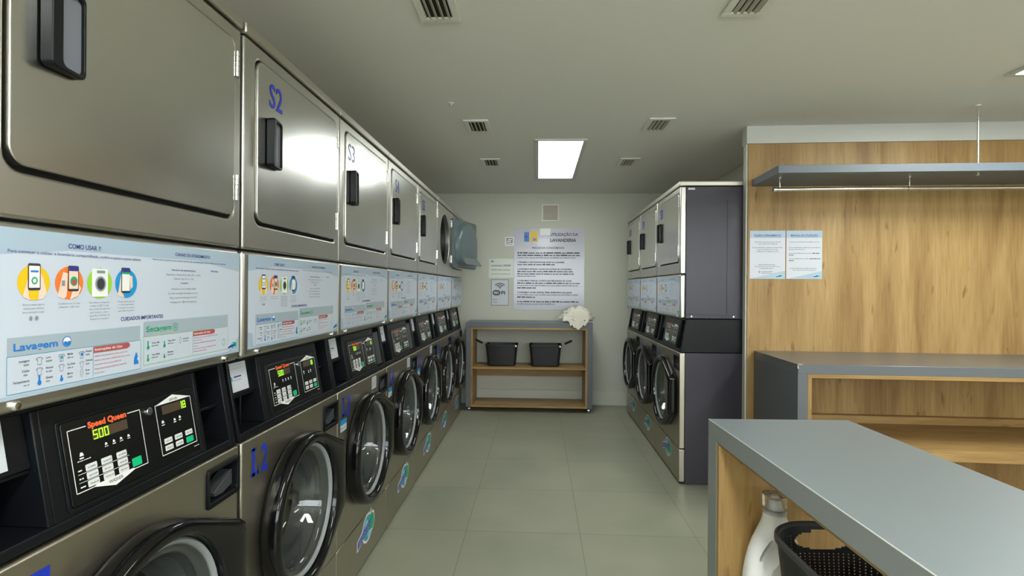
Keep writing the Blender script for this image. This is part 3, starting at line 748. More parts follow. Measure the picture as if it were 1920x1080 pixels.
def open_door_parts(t):
    """the opened dryer door, swung right round on its hinge; built closed in its own frame then turned"""
    hx, hy = DX1 + .002, -.010
    ang = math.radians(166)                       # swings out towards -y and round to the right
    def place(o): o.location = (hx, hy, 0); o.rotation_euler.z = ang; return o
    b = MB(); x0, x1 = DX0 + .004 - hx, DX1 - .004 - hx
    r = lambda q, y, rr: [(x, y, z) for x, z in rrect(x0 + q, x1 - q, DZ0 + .006 + q, DZ1 - .004 - q, rr, 6)]
    b.loft([r(.006, .012, .022), r(0, .008, .026), r(0, -.010, .026), r(.004, -.014, .024)], 'liner')
    dr = place(b.build('dryer_door', t, smooth=35)); dr['label'] = 'opened door with blue-grey inner face'
    # raised inner plug: arched top, flat bottom
    def arch(q, y):
        P = []; cx = (x0 + x1) / 2; rx, rz = .225 - q, .195 - q; zc = 1.690
        for k in range(25):
            a = PI * k / 24; P.append((cx + rx * math.cos(a), y, zc + rz * math.sin(a)))
        P += [(cx - rx, y, 1.560 + q), (cx - rx + .03, y, 1.515 + q), (cx + rx - .03, y, 1.515 + q), (cx + rx, y, 1.560 + q)]
        return P
    b = MB(); b.loft([arch(-.015, .011), arch(0, .040), arch(.012, .052), arch(.035, .057)], 'liner', cap0=False); o = b.build('door_plug', dr, smooth=45)
    cx = (x0 + x1) / 2
    b = MB(); b.prism([(.010, 1.545), (.058, 1.560), (.112, 1.492), (.104, 1.486), (.055, 1.520), (.010, 1.490)], cx - .19, cx + .19, 'liner', 'x'); b.build('lint_lip', dr, bevel=.004, seg=3)
    return dr

def machine(i, origin, rotz, label, snum, lnum, opened=False, smat='royal', lmat='royal', paper=True, badge=False, slip=False, plate=False, near_right=False, sx=.126, lit=False):
    t = empty('stacked_washer_dryer', label, 'washer dryer', origin, rotz, 'stacked washer dryers')
    body = shared('upper_cabinet_open' if opened else 'upper_cabinet', mk_body_open if opened else mk_body, t, 'upper_cabinet')
    if opened:
        shared('dryer_front_open', mk_dryer_front_open, t, 'dryer_front'); shared('dryer_drum', mk_drum, t)
    else:
        shared('dryer_front', mk_dryer_front, t); shared('door_recess', mk_gap, t)
    shared('top_cap', mk_cap, t)
    sp = shared('instruction_panel', mk_service, t)
    shared('instruction_sheet', lambda: (instruction_sheet(lift_front(-.0004)), dict(smooth=0, recalc=False)), sp)
    [shared('screw%d' % q, mk_screw(u), sp, 'screw') for q, u in enumerate((.078, .617))]
    if opened:
        d = open_door_parts(t)
    else:
        d = shared('dryer_door', mk_door, t)
        shared('door_handle', mk_handle, d); shared('handle_recess', mk_handle_in, d)
        n = lettering('S', snum, smat, sx).build('machine_number', d, smooth=0, recalc=False)
    for z in (1.853, 1.534): shared('hinge_%d' % int(z * 1000), mk_hinge(z), d if not opened else t, 'hinge')
    c = shared('control_console', mk_console, t)
    [shared('cscrew%d' % q, mk_con_screw(z), c, 'console_screw') for q, z in enumerate((.962, .921))]; ov = shared('control_panel', mk_overlay, c); shared('panel_rim', mk_overlay_rim, c)
    [shared(q if lit or 'display' not in q else q + '_off', mk_print(q) if lit or 'display' not in q else (lambda w=('dryer' in q): (blank_display(panel_T(.0036), int(w)), dict(smooth=0, recalc=False))), c, q) for q in ('panel_print', 'washer_keypad', 'washer_display', 'washer_start_key', 'dryer_keypad', 'dryer_display', 'dryer_start_key')]; shared('key_lock', mk_lock, c)
    if paper: shared('console_notice', mk_conpaper, c)
    if plate: shared('blank_plate', mk_con_plate, c)
    shared('lower_cabinet', mk_wbody, t); f = shared('washer_front', mk_washer_front, t)
    shared('washer_drum', mk_wdrum, t); k = shared('kick_panel', mk_kick, t); shared('logo_sticker', mk_sticker, k)
    wd_ = shared('washer_door', mk_wdoor, t); shared('door_ring', mk_wring, wd_); shared('door_glass', mk_wglass, wd_); None
    shared('soap_dispenser', mk_disp, f)
    lettering('L', lnum, lmat).build('machine_number', f, smooth=0, recalc=False)
    if badge: shared('blue_badge', mk_badge, f)
    if slip: shared('paper_slip', mk_slip, f)
    if near_right:                                 # details on the exposed right flank
        s_ = MB(); s_.box(W - g, W + .0015, .300, .306, 1.115, 1.865, 'charcoal'); s_.box(W - g, W + .0012, .05, .33, 1.112, 1.118, 'charcoal'); s_.build('side_rib', body, bevel=.0006)
        s_ = MB(); s_.box(W - g, W + .0006, .048, .092, 1.930, 1.942, 'paper'); s_.build('side_sticker', body)
        for y in (.075, .345):
            s_ = MB(); s_.lathe([(.006, -.001), (.006, .003), (0, .004)], (W, y, 1.100), 'x', 'chrome', 12); s_.build('side_screw', body)
    return t

AX, YL0 = -0.785, 1.3812 - W
LEFT = [('nearest stacked washer and dryer of the left row, its door cut by the frame edge', '1', '1', dict(lit=True)),
        ('steel washer and dryer stack marked S2 and L2, second of the left row', '2', '2', dict(lit=True)),
        ('washer and dryer stack marked S3 and L3, third along the left row', '3', '3', dict(badge=True, slip=True, plate=True, lit=True, sx=.085, smat='steelblue')),
        ('fourth washer and dryer stack along the left row, after the L3 machine', '4', '4', dict(badge=True, slip=True, plate=True)),
        ('fifth stack of the left row, next to the one with its dryer door open', '5', '5', dict(badge=True, slip=True)),
        ('washer and dryer stack with its dryer door swung open, sixth of the left row', '6', '6', dict(opened=True, badge=True)),
        ('last stack of the left row, half hidden by an opened dryer door, beside the bench', '7', '7', dict())]
for i, (lab, s_, l_, kw) in enumerate(LEFT):
    machine(i, (AX, YL0 + i * W - (.012 if i == 0 else 0), 0), PI / 2, lab, s_, l_, **kw)
BX, YR0 = 0.93, 3.537
RIGHT = [('nearest stack of the right row with its whole charcoal side panel showing', '8', '8', dict(near_right=True, paper=False)),
         ('middle washer and dryer stack of the three in the right row', '9', '9', dict(paper=False)),
         ('farthest washer and dryer stack of the right row, by the far wall', '10', '10', dict(paper=False))]
for i, (lab, s_, l_, kw) in enumerate(RIGHT):
    machine(i, (BX, YR0 + (i + 1) * W, 0), -PI / 2, lab, s_, l_, **kw)

# ------------------------------------------------------------------ shelving furniture
def frame_unit(t, L, Dp, Ht, z0, lam, top, lt, st, wt, shelves, back=None, aprons=(), grain='wx', side_mat=None):
    """open box counter: laminate outside, oak lining inside. local x 0..L, y 0..Dp"""
    sm = side_mat or lam
    b = MB(); b.box(0, L, 0, Dp, Ht - lt, Ht, top); b.box(.0004, L - .0004, -.0006, Dp, Ht - lt, Ht - .001, lam); o = b.build('counter_top', t, bevel=.0015)
    for x0, x1, xi0, xi1 in ((0, st, st, st + wt), (L - st, L, L - st - wt, L - st)):
        b = MB(); b.box(x0, x1, 0, Dp, z0, Ht - lt, sm); sp = b.build('side_panel', t, bevel=.0012)
        b = MB(); b.box(xi0, xi1, -.0008, Dp, z0, Ht - lt - wt, 'wz'); b.build('oak_lining', sp, bevel=.0008)
    b = MB(); b.box(st, L - st, -.0008, Dp, Ht - lt - wt, Ht - lt, grain); b.build('oak_top_lining', t, bevel=.0008)
    for za, zb in shelves:
        b = MB(); b.box(st + wt, L - st - wt, .002, Dp, za, zb, grain); b.build('shelf', t, bevel=.001)
    for za, zb, y0, y1 in aprons:
        b = MB(); b.box(st + wt, L - st - wt, y0, y1, za, zb, grain); b.build('apron', t, bevel=.001)
    if back:
        b = MB(); b.box(st + wt, L - st - wt, Dp - .012, Dp, back[0], back[1], 'wz'); b.build('back_panel', t, bevel=.0008)

# bench against the far wall
bench = empty('shelf_bench', 'charcoal and oak open bench on casters under the poster on the far wall', 'bench', (-.738, 5.47, 0))
frame_unit(bench, 1.300, .385, .925, .048, 'lam', 'lamtop', .055, .052, .020, [(.048, .068), (.442, .460)], aprons=[(.318, .442, .355, .373)])
for x in (.035, 1.265):
    for y in (.05, .335):
        b = MB(); b.cyl((x - .012, y, .024), (x + .012, y, .024), .024, 'chrome' if y < .1 else 'black', 20); b.box(x - .016, x + .016, y - .012, y + .012, .040, .049, 'chrome'); b.build('caster', bench, bevel=.003)

# cabinet against the oak wall (partition frame)
cab = empty('oak_lined_cabinet', 'wide charcoal and oak lined cabinet standing against the wood panelled wall', 'cabinet', PIV, RA)
cab.location = PIV + Matrix.Rotation(RA, 4, 'Z') @ Vector((.052, -.622, 0))
frame_unit(cab, 2.45, .618, .891, .0, 'lam', 'lamcab', .050, .050, .020, [(.0, .055), (.405, .460)], back=(.055, .82), aprons=[(.46, .505, .56, .606)])
b = MB()
b.add([(.0, -.0016, .885), (.026, -.0016, .8915), (.022, .012, .8922), (.004, .008, .8922), (-.0012, .006, .885), (-.0012, -.0016, .868), (.004, -.0016, .870)], [(0, 1, 2, 3), (0, 3, 4), (0, 4, 5), (0, 5, 6)], 'white')
b.build('chipped_corner', cab, recalc=False, smooth=0)

# island in front
isl = empty('island_counter', 'grey topped island counter with open oak shelf in the right foreground', 'counter', (0, 0, 0))
ia = 0.036
isl.location = (.913, .10, 0)
# local x runs along the counter away from the camera: rotate so that local y faces the aisle
Li = 1.502
# build with local x = along +Y world; local y = towards -X inverse -> front (y=0) faces the aisle
isl.rotation_euler.z = PI / 2 + ia
isl.location = (.503 + .0 + math.sin(ia) * 0, 0, 0)
_far = Vector((.503, 1.592, 0)); _dir = Vector((math.cos(PI / 2 + ia), math.sin(PI / 2 + ia), 0))
_org = _far - _dir * Li
isl.location = _org
# local +y must point to +X world, so mirror: use frame with y negative via custom build
def island():
    t = isl; L, Dp, Ht = Li, .408, .90
    lt, st, wt, tl = .050, .066, .018, .006
    def bx(b, x0, x1, y0, y1, z0, z1, m): b.box(x0, x1, -y1, -y0, z0, z1, m)
    b = MB(); bx(b, 0, L, .0006, Dp, Ht - lt, Ht, 'lamtop'); bx(b, .0004, L - .0004, 0, Dp - .0006, Ht - lt - .0004, Ht - .001, 'lamisl'); b.build('counter_top', t, bevel=.0015)
    b = MB(); bx(b, .001, L - .001, -.0004, .0012, Ht - .0016, Ht + .0003, 'edge'); b.build('edge_highlight', t)  # pale strip paints the bright highlight along the chamfered top edge
    for x0, x1, xi0, xi1 in ((0, st, st, st + wt), (L - st, L, L - st - wt, L - st)):
        b = MB(); bx(b, x0, x1, 0, Dp, .03, Ht - lt, 'lamisl'); sp = b.build('side_panel', t, bevel=.0012)
        b = MB(); bx(b, xi0, xi1, .0005, Dp - .01, .03, Ht - lt - tl, 'wz'); b.build('oak_lining', sp, bevel=.0008)
    b = MB(); bx(b, st, L - st, .002, Dp - .002, Ht - lt - tl, Ht - lt - .0006, 'wx'); b.build('oak_top_lining', t, bevel=.0008)
    for za, zb in ((.03, .055), (.412, .430)):
        b = MB(); bx(b, st + wt, L - st - wt, .004, Dp - .004, za, zb, 'wx'); b.build('shelf', t, bevel=.001)
    for x in (.05, L - .05):
        for y in (.06, Dp - .06):
            b = MB(); b.cyl((x - .012, -y, .016), (x + .012, -y, .016), .016, 'black', 18); b.build('caster', t)
    b = MB(); b.cyl((L - st - wt - .0005, -.062, .800), (L - st - wt - .003, -.062, .800), .0035, 'inkdark', 10); b.build('shelf_pin_hole', t)
island()

# hanging shelf with clothes rail (partition frame)
sh = part_empty('hanging_shelf', 'long dark grey shelf hung high on the oak wall with a chrome clothes rail', 'shelf')
b = MB(); b.box(.034, 2.55, -.405, -.0005, 1.937, 1.981, 'lamshelf'); b.build('shelf_board', sh, bevel=.0012)
b = MB(); b.cyl((.070, -.272, 1.868), (2.50, -.272, 1.868), .0095, 'chrome', 18); b.cyl((.058, -.272, 1.868), (.070, -.272, 1.868), .0145, 'chrome', 18); b.build('clothes_rail', sh)
for x in (.095, .815, 1.53, 2.25):
    b = MB(); b.cyl((x, -.272, 1.878), (x, -.272, 1.937), .004, 'chrome', 10); b.lathe([(.012, -.008), (.012, .008), (.0095, .008)], (x, -.272, 1.868), 'x', 'chrome', 16); b.cyl((x, -.272, 1.932), (x, -.272, 1.937), .012, 'chrome', 14); b.build('rail_bracket', sh)
for x, y in ((1.140, -.330), (2.35, -.330)):
    b = MB(); b.cyl((x, y, 1.981), (x, y, ZC), .0062, 'chrome', 12); b.cyl((x, y, ZC - .006), (x, y, ZC), .014, 'vent', 16); r_ = b.build('suspension_rod', sh)
    b = MB(); b.lathe([(.010, 0), (.010, -.006), (.006, -.010), (0, -.011)], (x, y, 1.937), 'z', 'chrome', 14); b.build('end_nut', r_)

# ------------------------------------------------------------------ ceiling fittings
for k, (x0, x1, y0, y1, st_, lab) in enumerate(PANELS):
    t = empty('ceiling_light_panel', lab, 'ceiling light', ((x0 + x1) / 2, (y0 + y1) / 2, ZC), 0, 'ceiling light panels')
    hx, hy = (x1 - x0) / 2, (y1 - y0) / 2; fw = .028
    M['emit%d' % k] = emis('lit_diffuser_%d' % k, (0.95, 1.0, 0.98), st_)
    b = MB(); b.box(-hx - fw, hx + fw, -hy - fw, -hy, -.012, -.0005, 'ltframe'); b.box(-hx - fw, hx + fw, hy, hy + fw, -.012, -.0005, 'ltframe'); b.box(-hx - fw, -hx, -hy, hy, -.012, -.0005, 'ltframe'); b.box(hx, hx + fw, -hy, hy, -.012, -.0005, 'ltframe')
    b.build('light_frame', t, bevel=.002)
    b = MB(); b.box(-hx + .001, hx - .001, -hy + .001, hy - .001, -.008, -.002, 'emit%d' % k); b.build('diffuser', t, smooth=0)
M['ventdark'] = plain('vent_dark', (0.02, 0.02, 0.016), 0.8)
def vent(cx, cy, label, wx=.158, wy=.268):
    t = empty('ceiling_vent', label, 'air vent', (cx, cy, ZC), 0, 'ceiling air vents')
    hx, hy = wx / 2, wy / 2; fw = .030
    b = MB()
    for (a0, a1, c0, c1) in ((-hx, hx, -hy, -hy + fw), (-hx, hx, hy - fw, hy), (-hx, -hx + fw, -hy + fw, hy - fw), (hx - fw, hx, -hy + fw, hy - fw)):
        b.box(a0, a1, c0, c1, -.010, -.0005, 'vent')
    b.build('vent_frame', t, bevel=.003)
    b = MB(); b.box(-hx + fw, hx - fw, -hy + fw, hy - fw, -.003, -.001, 'ventdark'); b.build('vent_back', t, smooth=0)
    n = 4; sp = (wx - 2 * fw) / n
    for k in range(n):
        x = -hx + fw + sp * (k + .5); b = MB()
        b.prism([(x - sp * .26, -.004), (x - sp * .14, -.0035), (x + sp * .30, -.013), (x + sp * .18, -.0145)], -hy + fw, hy - fw, 'ventslat')
        # prism along y wants (x, z)
        b.build('vent_slat', t, bevel=.0008)
vent(-.383, 1.925, 'ceiling vent nearest the camera on the left, over the left aisle side')
vent(.762, 1.925, 'ceiling vent nearest the camera on the right of the aisle')
vent(-.393, 3.415, 'ceiling vent to the left, just before the ceiling light panel')
vent(.752, 3.410, 'ceiling vent to the right, just before the ceiling light panel')
vent(-.393, 4.405, 'farthest left ceiling vent, beside the ceiling light panel')
vent(.730, 4.410, 'farthest right ceiling vent, in front of the right machine row')
b = MB(); b.lathe([(.014, 0), (.014, -.004), (.004, -.006), (.004, -.016), (.009, -.018), (0, -.019)], (0, 0, 0), 'z', 'vent', 18)
o = b.build('ceiling_hook', loc=(-.495, 2.986, ZC)); tag(o, 'tiny white hook plate in the ceiling left of the aisle', 'hook')

# ------------------------------------------------------------------ far wall: grille and papers
def wallT(y): return lambda u, z, l: (u, y - l, z)
t = empty('wall_grille', 'small white louvred grille high on the far wall above the poster', 'air vent', (.1325, YB, 2.109))
b = MB(); hx, hz = .0945, .094
for a in ((-hx, hx, hz - .014, hz), (-hx, hx, -hz, -hz + .014), (-hx, -hx + .014, -hz + .014, hz - .014), (hx - .014, hx, -hz + .014, hz - .014)): b.box(a[0], a[1], -.012, 0, a[2], a[3], 'vent')
b.build('grille_frame', t, bevel=.002)
b = MB()
for k in range(9):
    z = -hz + .022 + k * .0185; b.prism([(-.010, z - .005), (-.008, z - .004), (-.002, z + .009), (-.004, z + .008)], -hx + .014, hx - .014, 'ventslat', 'x')
b.build('louvres', t)
b = MB(); b.box(-hx + .014, hx - .014, -.0018, 0, -hz + .014, hz - .014, 'ventslat'); b.build('grille_back', t, smooth=0)

def sheet(name, x0, x1, z0, z1, mat, y=YB, th=.002):
    b = MB(); b.box(x0, x1, y - th, y - .0002, z0, z1, mat); return b
# poster
b = sheet('poster', -.267, .508, 1.037, 1.938, 'paper2', th=.003)
po = b.build('rules_poster', smooth=0); tag(po, 'large laminated laundry rules poster headed LAVANDERIA on the far wall', 'poster')
d = Deco(wallT(YB - .0031), .0004)
d.rect(-.155, -.100, 1.790, 1.895, 'blue', 2); d.rect(-.095, -.050, 1.845, 1.900, 'skin', 2); d.rect(-.090, -.005, 1.845, 1.905, 'yellow', 3); d.rect(-.095, -.005, 1.790, 1.842, 'yellow', 2)
d.rect(-.152, -.120, 1.830, 1.860, 'banner', 3); d.rect(-.060, -.020, 1.800, 1.830, 'inkgrey', 3)
d.rect(.020, .135, 1.862, 1.936, 'white', 6)  # white block paints a patch of glare over the glossy poster
d.text('UTILIZAÇÃO DA', .285, 1.855, .030, 'inkdark', .305, 'c', .03, 4); d.text('LAVANDERIA', .275, 1.790, .034, 'inkdark', .285, 'c', .04, 4)
d.text('PREZADOS CONDÔMINOS', .110, 1.712, .020, 'inkdark', .350, 'c', .02, 4)
z = 1.672
blocks = [(3, None, 1.0), (2, '1. É PROIBIDO O USO DE ROUPA SUJA DE PET NA LAVANDERIA', .83), (4, '2. É PROIBIDO RETIRAR A ROUPA DE OUTROS DA LAVANDERIA', .9), (4, '3. É PROIBIDO DEIXAR A PORTA DAS MÁQUINAS DE LAVAR', 1.0), (3, '4. É PROIBIDO LAVAR TAPETES, TÊNIS, EDREDOM E CALÇADOS', 1.0), (2, None, .98)]
k = 0
for n, head, fl in blocks:
    for j in range(n):
        k += 1
        if head and j == 0: d.text(head, -.228, z - .014, .0145, 'inkdark', .52 if fl < .9 else .60, 'l', .045, 4)
        else:
            d.words(-.228, .460, z - .013, .0145 if head is None else .0125, 'inkdark' if k % 3 else 'inkgrey', k, 4, full=(fl if j < n - 1 else (.95 if head is None and n == 3 else .30 if n > 2 else .6)))
        z -= .0262
    z -= .0235
d.build('poster_print_and_glare', po, smooth=0, recalc=False)
# small notices
b = sheet('n', -.366, -.268, 1.744, 1.842, 'white'); o = b.build('small_notice', smooth=0); tag(o, 'small white printed card at the upper left corner of the poster', 'notice')
d = Deco(wallT(YB - .0022), .0004); d.rect(-.352, -.282, 1.775, 1.830, 'inkgrey', 1); d.rect(-.345, -.300, 1.785, 1.800, 'white', 2); d.rect(-.335, -.290, 1.808, 1.820, 'white', 2); d.words(-.355, -.28, 1.757, .008, 'inkgrey', 3, 2); d.build('card_print', o, smooth=0, recalc=False)
b = sheet('n', -.545, -.272, 1.388, 1.600, 'faded'); o = b.build('faded_notice', smooth=0); tag(o, 'faded, almost blank notice with grey handwriting above the Wi-Fi sign', 'notice')
d = Deco(wallT(YB - .0022), .0004); M['faint'] = plain('ink_faint', (0.40, 0.43, 0.38), 0.5); M['faintd'] = plain('ink_faint_dark', (0.22, 0.25, 0.22), 0.5)
d.rect(-.520, -.490, 1.562, 1.580, 'faintd', 2)
for k in range(3): d.words(-.515, -.300, 1.515 - k * .045, .022 - .005 * k, 'faint', k + 3, 2)
d.build('notice_print', o, smooth=0, recalc=False)
b = sheet('n', -.517, -.322, 1.083, 1.372, 'paper'); o = b.build('wifi_sign', smooth=0); tag(o, 'white Wi-Fi sign with signal arcs and a dark border on the far wall', 'sign')
d = Deco(wallT(YB - .0022), .0004); d.frame(-.516, -.323, 1.084, 1.371, .004, 'inkdark', 1)
cx, cz = -.420, 1.272
for r in (.028, .050, .072):
    A = [(cx + r * math.cos(a), cz + r * .85 * math.sin(a)) for a in [math.radians(38 + 104 * k / 12) for k in range(13)]]; B_ = [(cx + (r - .011) * math.cos(a), cz + (r - .011) * .85 * math.sin(a)) for a in [math.radians(38 + 104 * k / 12) for k in range(13)]]
    for q in range(12): d.poly([A[q], A[q + 1], B_[q + 1], B_[q]], 'inkdark', 2)
d.ell(cx, cz + .004, .007, .007, 'inkdark', 2)
d.poly(rrect(-.500, -.415, 1.195, 1.253, .026, 6), 'inkdark', 2); d.text('Wi', -.488, 1.209, .030, 'white', .054, 'l', .012, 4); d.text('Fi', -.405, 1.207, .036, 'inkdark', .045, 'l', .04, 4)
d.words(-.500, -.450, 1.145, .008, 'inkgrey', 2, 2); d.words(-.500, -.445, 1.115, .008, 'inkgrey', 3, 2); d.build('sign_print', o, smooth=0, recalc=False)

# two notices on the oak wall (partition frame)
def notice(x0, head, label, kind):
    b = MB(); b.box(x0, x0 + .218, -.0025, -.0002, 1.348, 1.655, 'paper'); o = on_part(b, 'wall_notice', smooth=0); tag(o, label, 'notice', 'notices on the oak wall')
    d = Deco(lambda u, z, l: (x0 + u, -.0027 - l, z), .0004)
    d.rect(0, .218, 1.610, 1.655, 'lab_blue', 1); d.poly([(.0, 1.348), (.218, 1.348), (.218, 1.40)], 'lab_blue', 1)
    d.text(head, .109, 1.620, .010, 'navy', .165, 'c', .02, 3); d.rect(.027, .191, 1.614, 1.6155, 'navy', 3)
    if kind == 0:
        for z, a, c_ in ((1.581, .03, .19), (1.568, .05, .17), (1.545, .015, .2), (1.532, .045, .175), (1.520, .04, .18), (1.436, .055, .155), (1.425, .03, .185), (1.413, .06, .15), (1.392, .07, .14), (1.382, .075, .135)): d.words(a, c_, z, .0042, 'inkgrey', int(z * 100), 3)
        d.ell(.060, 1.392, .005, .006, 'inkgrey', 3)
    else:
        for z, a, c_ in ((1.581, .02, .20), (1.545, .015, .205), (1.533, .015, .11), (1.509, .015, .16), (1.475, .015, .14), (1.414, .02, .185), (1.402, .04, .18)): d.words(a, c_, z, .0042, 'inkgrey', int(z * 100), 3)
        for z, a, c_ in ((1.509, .16, .205), (1.498, .015, .045), (1.475, .14, .205), (1.463, .015, .045)): d.words(a, c_, z, .0050, 'inkdark', 5, 3)
    logo(d, .180, 1.365, .026, 2, letters=False)
    d.build('notice_print', o, smooth=0, recalc=False)
notice(.022, 'NOSSO ATENDIMENTO', 'white notice headed NOSSO ATENDIMENTO, left of the pair on the oak wall', 0)
notice(.247, 'MANUAL DE UTILIZAÇÃO', 'white notice headed MANUAL DE UTILIZAÇÃO, right of the pair on the oak wall', 1)

# ------------------------------------------------------------------ baskets, towel, bottle
def bench_basket(cx, side, label):
    t = empty('shopping_basket', label, 'basket', (cx, 5.655, .4602), 0, 'black baskets on the bench shelf')
    b = MB(); wt, wb, dt, db, hh = .340, .290, .240, .205, .228
    def ring(w, dd, z, r=.03): return [(x, y, z) for x, y in rrect(-w / 2, w / 2, -dd / 2, dd / 2, r, 4)]
    b.loft([ring(wb - .02, db - .02, 0), ring(wb, db, .010), ring(wt - .012, dt - .012, hh - .018), ring(wt, dt, hh - .016), ring(wt, dt, hh), ring(wt - .020, dt - .020, hh), ring(wb - .012, db - .012, .014)], 'basket', True, True)
    b.build('basket_body', t, smooth=30)
    b = MB(); x = side * (wt / 2 - .004)
    p = [(x, -.06, hh), (x + side * .020, -.06, hh + .010), (x + side * .035, -.06, hh + .014)]
    b.tube([(x, -.06, hh - .006), (x + side * .02, -.06, hh + .006), (x + side * .045, -.06, hh + .014)], .0028, 'chrome', 8); o = b.build('handle_wire', t)
    b = MB(); b.cyl((x + side * .036, -.06, hh + .008), (x + side * .112, -.06, hh + .044), .0115, 'black', 16); b.build('handle_grip', t, bevel=.003)
    b = MB(); b.cyl((wt / 2 - .018, -dt / 2 - .003, hh - .014), (wt / 2 - .018, -dt / 2 + .004, hh - .014), .009, 'chrome', 14); b.build('handle_pivot', t)
bench_basket(-.376, -1, 'black shopping basket on the left half of the bench shelf')
bench_basket(.082, 1, 'black shopping basket on the right half of the bench shelf')

# crumpled towel on the bench
def towel():
    b = MB(); nu, nv = 64, 40; vs = []
    for j in range(nv + 1):
        for i in range(nu):
            a = 2 * PI * i / nu; ph = PI * (j / nv) - PI / 2
            x, y, z = math.cos(ph) * math.cos(a), math.cos(ph) * math.sin(a), math.sin(ph)
            p = Vector((x * .150, y * .125, z * .062))
            n1 = noise.noise(Vector((x * 2.2 + 3, y * 2.2, z * 2.0))); n2 = noise.noise(Vector((x * 5 + 9, y * 5, z * 4))); n3 = 1 - abs(noise.noise(Vector((x * 3 - 4, y * 4.5, z * 6)))) * 2
            n4 = 1 - abs(noise.noise(Vector((x * 7 + 5, y * 9, z * 8)))) * 2.4; p *= 1 + .24 * n1 + .14 * n2 + .13 * n3 + .07 * n4
            p.z += .03 * math.sin(x * 3 + 1) * (1 if z > 0 else .2) + (.035 if x < -.2 and z > 0 else 0)
            p.z = max(p.z + .06, .0015)
            if p.y < -.090:                          # falls over the front edge
                dpt = -.090 - p.y; p.y = -.092 - dpt * .3; p.z -= dpt * 1.9
            vs.append(p)
    fs = [(j * nu + i, j * nu + (i + 1) % nu, (j + 1) * nu + (i + 1) % nu, (j + 1) * nu + i) for j in range(nv) for i in range(nu)]
    b.add(vs, fs, 'cream'); o = b.build('towel', loc=(.405, 5.555, .926), smooth=80, recalc=True)
    tag(o, 'crumpled cream towel thrown on the right end of the far bench', 'towel')
towel()
b = MB(); b.loft([[(x, y, z) for x, y in rrect(-.035, .035, -.03, .03, .006, 3)] for z in (.0, .006, .010)], 'white'); b.v = [(x, y, z + .006 * math.sin(x * 60) * (z > .005)) for x, y, z in b.v]
o = b.build('folded_cloth', loc=(.525, 5.58, .9255)); tag(o, 'small white folded cloth beside the crumpled towel at the bench end', 'cloth')

# detergent bottle on the island shelf
def bottle():
    t = empty('detergent_bottle', 'white detergent jug with a clear cap inside the island counter', 'bottle', (.628, 1.438, .4302), ia)
    prof = [(0.0, .068, .034), (.004, .075, .040), (.012, .079, .044), (.06, .080, .045), (.10, .078, .045), (.135, .0725, .044), (.165, .065, .042), (.190, .056, .040), (.212, .046, .036), (.232, .036, .032), (.248, .0305, .029), (.262, .0285, .0285)]
    n = 56; b = MB(); rings = []
    for z, hw, hd in prof:
        ex = 2.0 + 1.2 * max(0.0, 1 - z / .24); ring = []
        for k in range(n):
            a = 2 * PI * k / n; c, q = math.cos(a), math.sin(a)
            ring.append((hw * math.copysign(abs(c) ** (2 / ex), c), hd * math.copysign(abs(q) ** (2 / ex), q), z))
        rings.append(ring)
    b.loft(rings, 'bottle'); o = b.build('bottle_body', t, smooth=60)
    def cutter(cx, cy, cz, rx, ry, rz, tilt):
        m = MB(); m.lathe([(max(1e-4, math.sin(PI * j / 14)), -math.cos(PI * j / 14)) for j in range(15)], (0, 0, 0), 'z', 'bottle', 28, close=True)
        u, v = math.cos(tilt), math.sin(tilt)
        m.v = [(cx + u * x * rx + v * z * rz, cy + y * ry, cz - v * x * rx + u * z * rz) for x, y, z in m.v]
        return m.build('handle_cutter', smooth=0)
    cuts = [cutter(-.022, -.050, .168, .024, .020, .052, .5), cutter(-.036, 0, .176, .0065, .12, .034, .5)]
    for q in cuts:
        q.parent = None; q.matrix_world = t.matrix_world.copy() if False else Matrix.Identity(4)
        m = o.modifiers.new('handle', 'BOOLEAN'); m.object = q; m.operation = 'DIFFERENCE'; m.solver = 'EXACT'
    o.parent = None
    bpy.context.view_layer.update(); dg = bpy.context.evaluated_depsgraph_get()
    me = bpy.data.meshes.new_from_object(o.evaluated_get(dg)); o.modifiers.clear(); o.data = me; o.parent = t
    me.polygons.foreach_set('use_smooth', [True] * len(me.polygons)); me.set_sharp_from_angle(angle=math.radians(50))
    for q in cuts: bpy.data.objects.remove(q)
    b = MB(); b.cyl((0, 0, .258), (0, 0, .272), .0262, 'bottle', 28); b.cyl((0, 0, .272), (0, 0, .300), .013, 'bottle', 20, .009); b.build('pour_spout', t, bevel=.002)
    b = MB(); b.lathe([(.0295, .264), (.0300, .311), (.0, .3115)], (0, 0, 0), 'z', 'clear', 32); b.lathe([(.0280, .264), (.0285, .3095), (.0, .310)], (0, 0, 0), 'z', 'clear', 32); b.build('clear_cap', t, recalc=False)
    d = Deco(lambda u, z, l: (u, -.0455 - l, z), .0004); d.poly([(-.024, .040), (.040, .040), (.040, .114), (-.010, .116), (-.022, .106)], 'royal', 1); d.text('Lava', -.012, .075, .018, 'white', .045, 'l', .02, 2)
    d.build('bottle_label', t, smooth=0, recalc=False)
bottle()

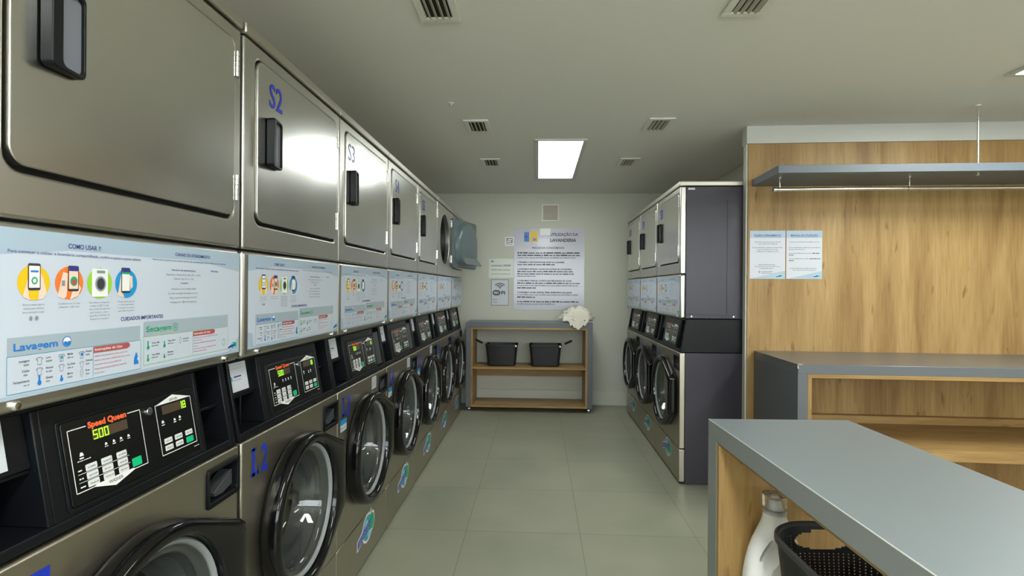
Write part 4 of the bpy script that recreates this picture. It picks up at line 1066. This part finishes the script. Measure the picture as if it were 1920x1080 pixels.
# perforated basket on the island shelf
def big_basket():
    t = empty('laundry_basket', 'black perforated laundry basket beside the detergent jug in the island counter', 'basket', (.705, 1.075, .4302), ia)
    b = MB()
    LX, LY, HZ = .300, .520, .283
    def ring(z, off=0.0):
        k = z / HZ; w = (LX - .05 + .05 * k) / 2 - off; l = (LY - .05 + .05 * k) / 2 - off
        r = .105 - off
        # dense, evenly spaced outline
        P = []
        pts = rrect(-w, w, -l, l, r, 10)
        per = 0; seg = []
        for i in range(len(pts)):
            a, c = Vector(pts[i]), Vector(pts[(i + 1) % len(pts)]); seg.append((a, c, (c - a).length)); per += (c - a).length
        N = 480; s_ = 0; j = 0; acc = 0
        for q in range(N):
            tt = per * q / N
            while acc + seg[j][2] < tt: acc += seg[j][2]; j += 1
            a, c, L_ = seg[j]; p = a + (c - a) * ((tt - acc) / max(L_, 1e-9)); P.append((p.x, p.y, z))
        return P
    N = 480
    # wall with rows of slots: quads skipped where a slot sits
    rows = [0.0, .012, .268] + [.012 + .0036 * k for k in range(1, 70)] + [HZ - .012, HZ]
    rows = sorted(set(round(z, 4) for z in rows if z <= HZ))
    R = [ring(z) for z in rows]; Ri = [ring(z, .0035) for z in rows]
    vs = [p for r in R for p in r] + [p for r in Ri for p in r]; off = len(R) * N
    holes = set()
    for i in range(len(rows) - 1):
        zc = (rows[i] + rows[i + 1]) / 2
        for k in range(N):
            x, y, _ = R[i][k]
            grip = abs(y) > .2 and (x / .068) ** 2 + ((zc - HZ + .040) / .023) ** 2 < 1
            slot = (k % 4 == 0) and (i % 2 == 0) and .02 < zc < HZ - .022 and not (abs(x) < .075 and abs(y) > .2 and zc > HZ - .07)
            if grip or slot: holes.add((i, k))
    F = []
    def q(i, k): return (i, k % N)
    for i in range(len(rows) - 1):
        for k in range(N):
            a, c = i * N + k, i * N + (k + 1) % N; d_, e = (i + 1) * N + (k + 1) % N, (i + 1) * N + k
            if (i, k) in holes:
                for (m, n, ni, nk) in ((a, c, i - 1, k), (d_, e, i + 1, k), (a, e, i, (k - 1) % N), (c, d_, i, (k + 1) % N)):
                    if (ni, nk) not in holes: F.append((m, n, n + off, m + off))
            else:
                F.append((a, c, d_, e)); F.append((a + off, e + off, d_ + off, c + off))
    T_ = (len(rows) - 1) * N
    for k in range(N): F.append((T_ + k, T_ + (k + 1) % N, T_ + (k + 1) % N + off, T_ + k + off))
    F.append(list(range(N)))
    b.add(vs, F, 'basket'); b.build('basket_wall', t, smooth=0, recalc=False)
    b = MB(); o_, i_ = ring(HZ, -.004), ring(HZ, .006)
    up = lambda P, z: [(x, y, z) for x, y, _ in P]
    b.loft([up(o_, HZ - .010), up(o_, HZ + .001), up(ring(HZ, 0), HZ + .004), up(i_, HZ + .001), up(i_, HZ - .006), up(o_, HZ - .010)], 'basketg', False, False); b.build('basket_rim', t, smooth=60)
big_basket()
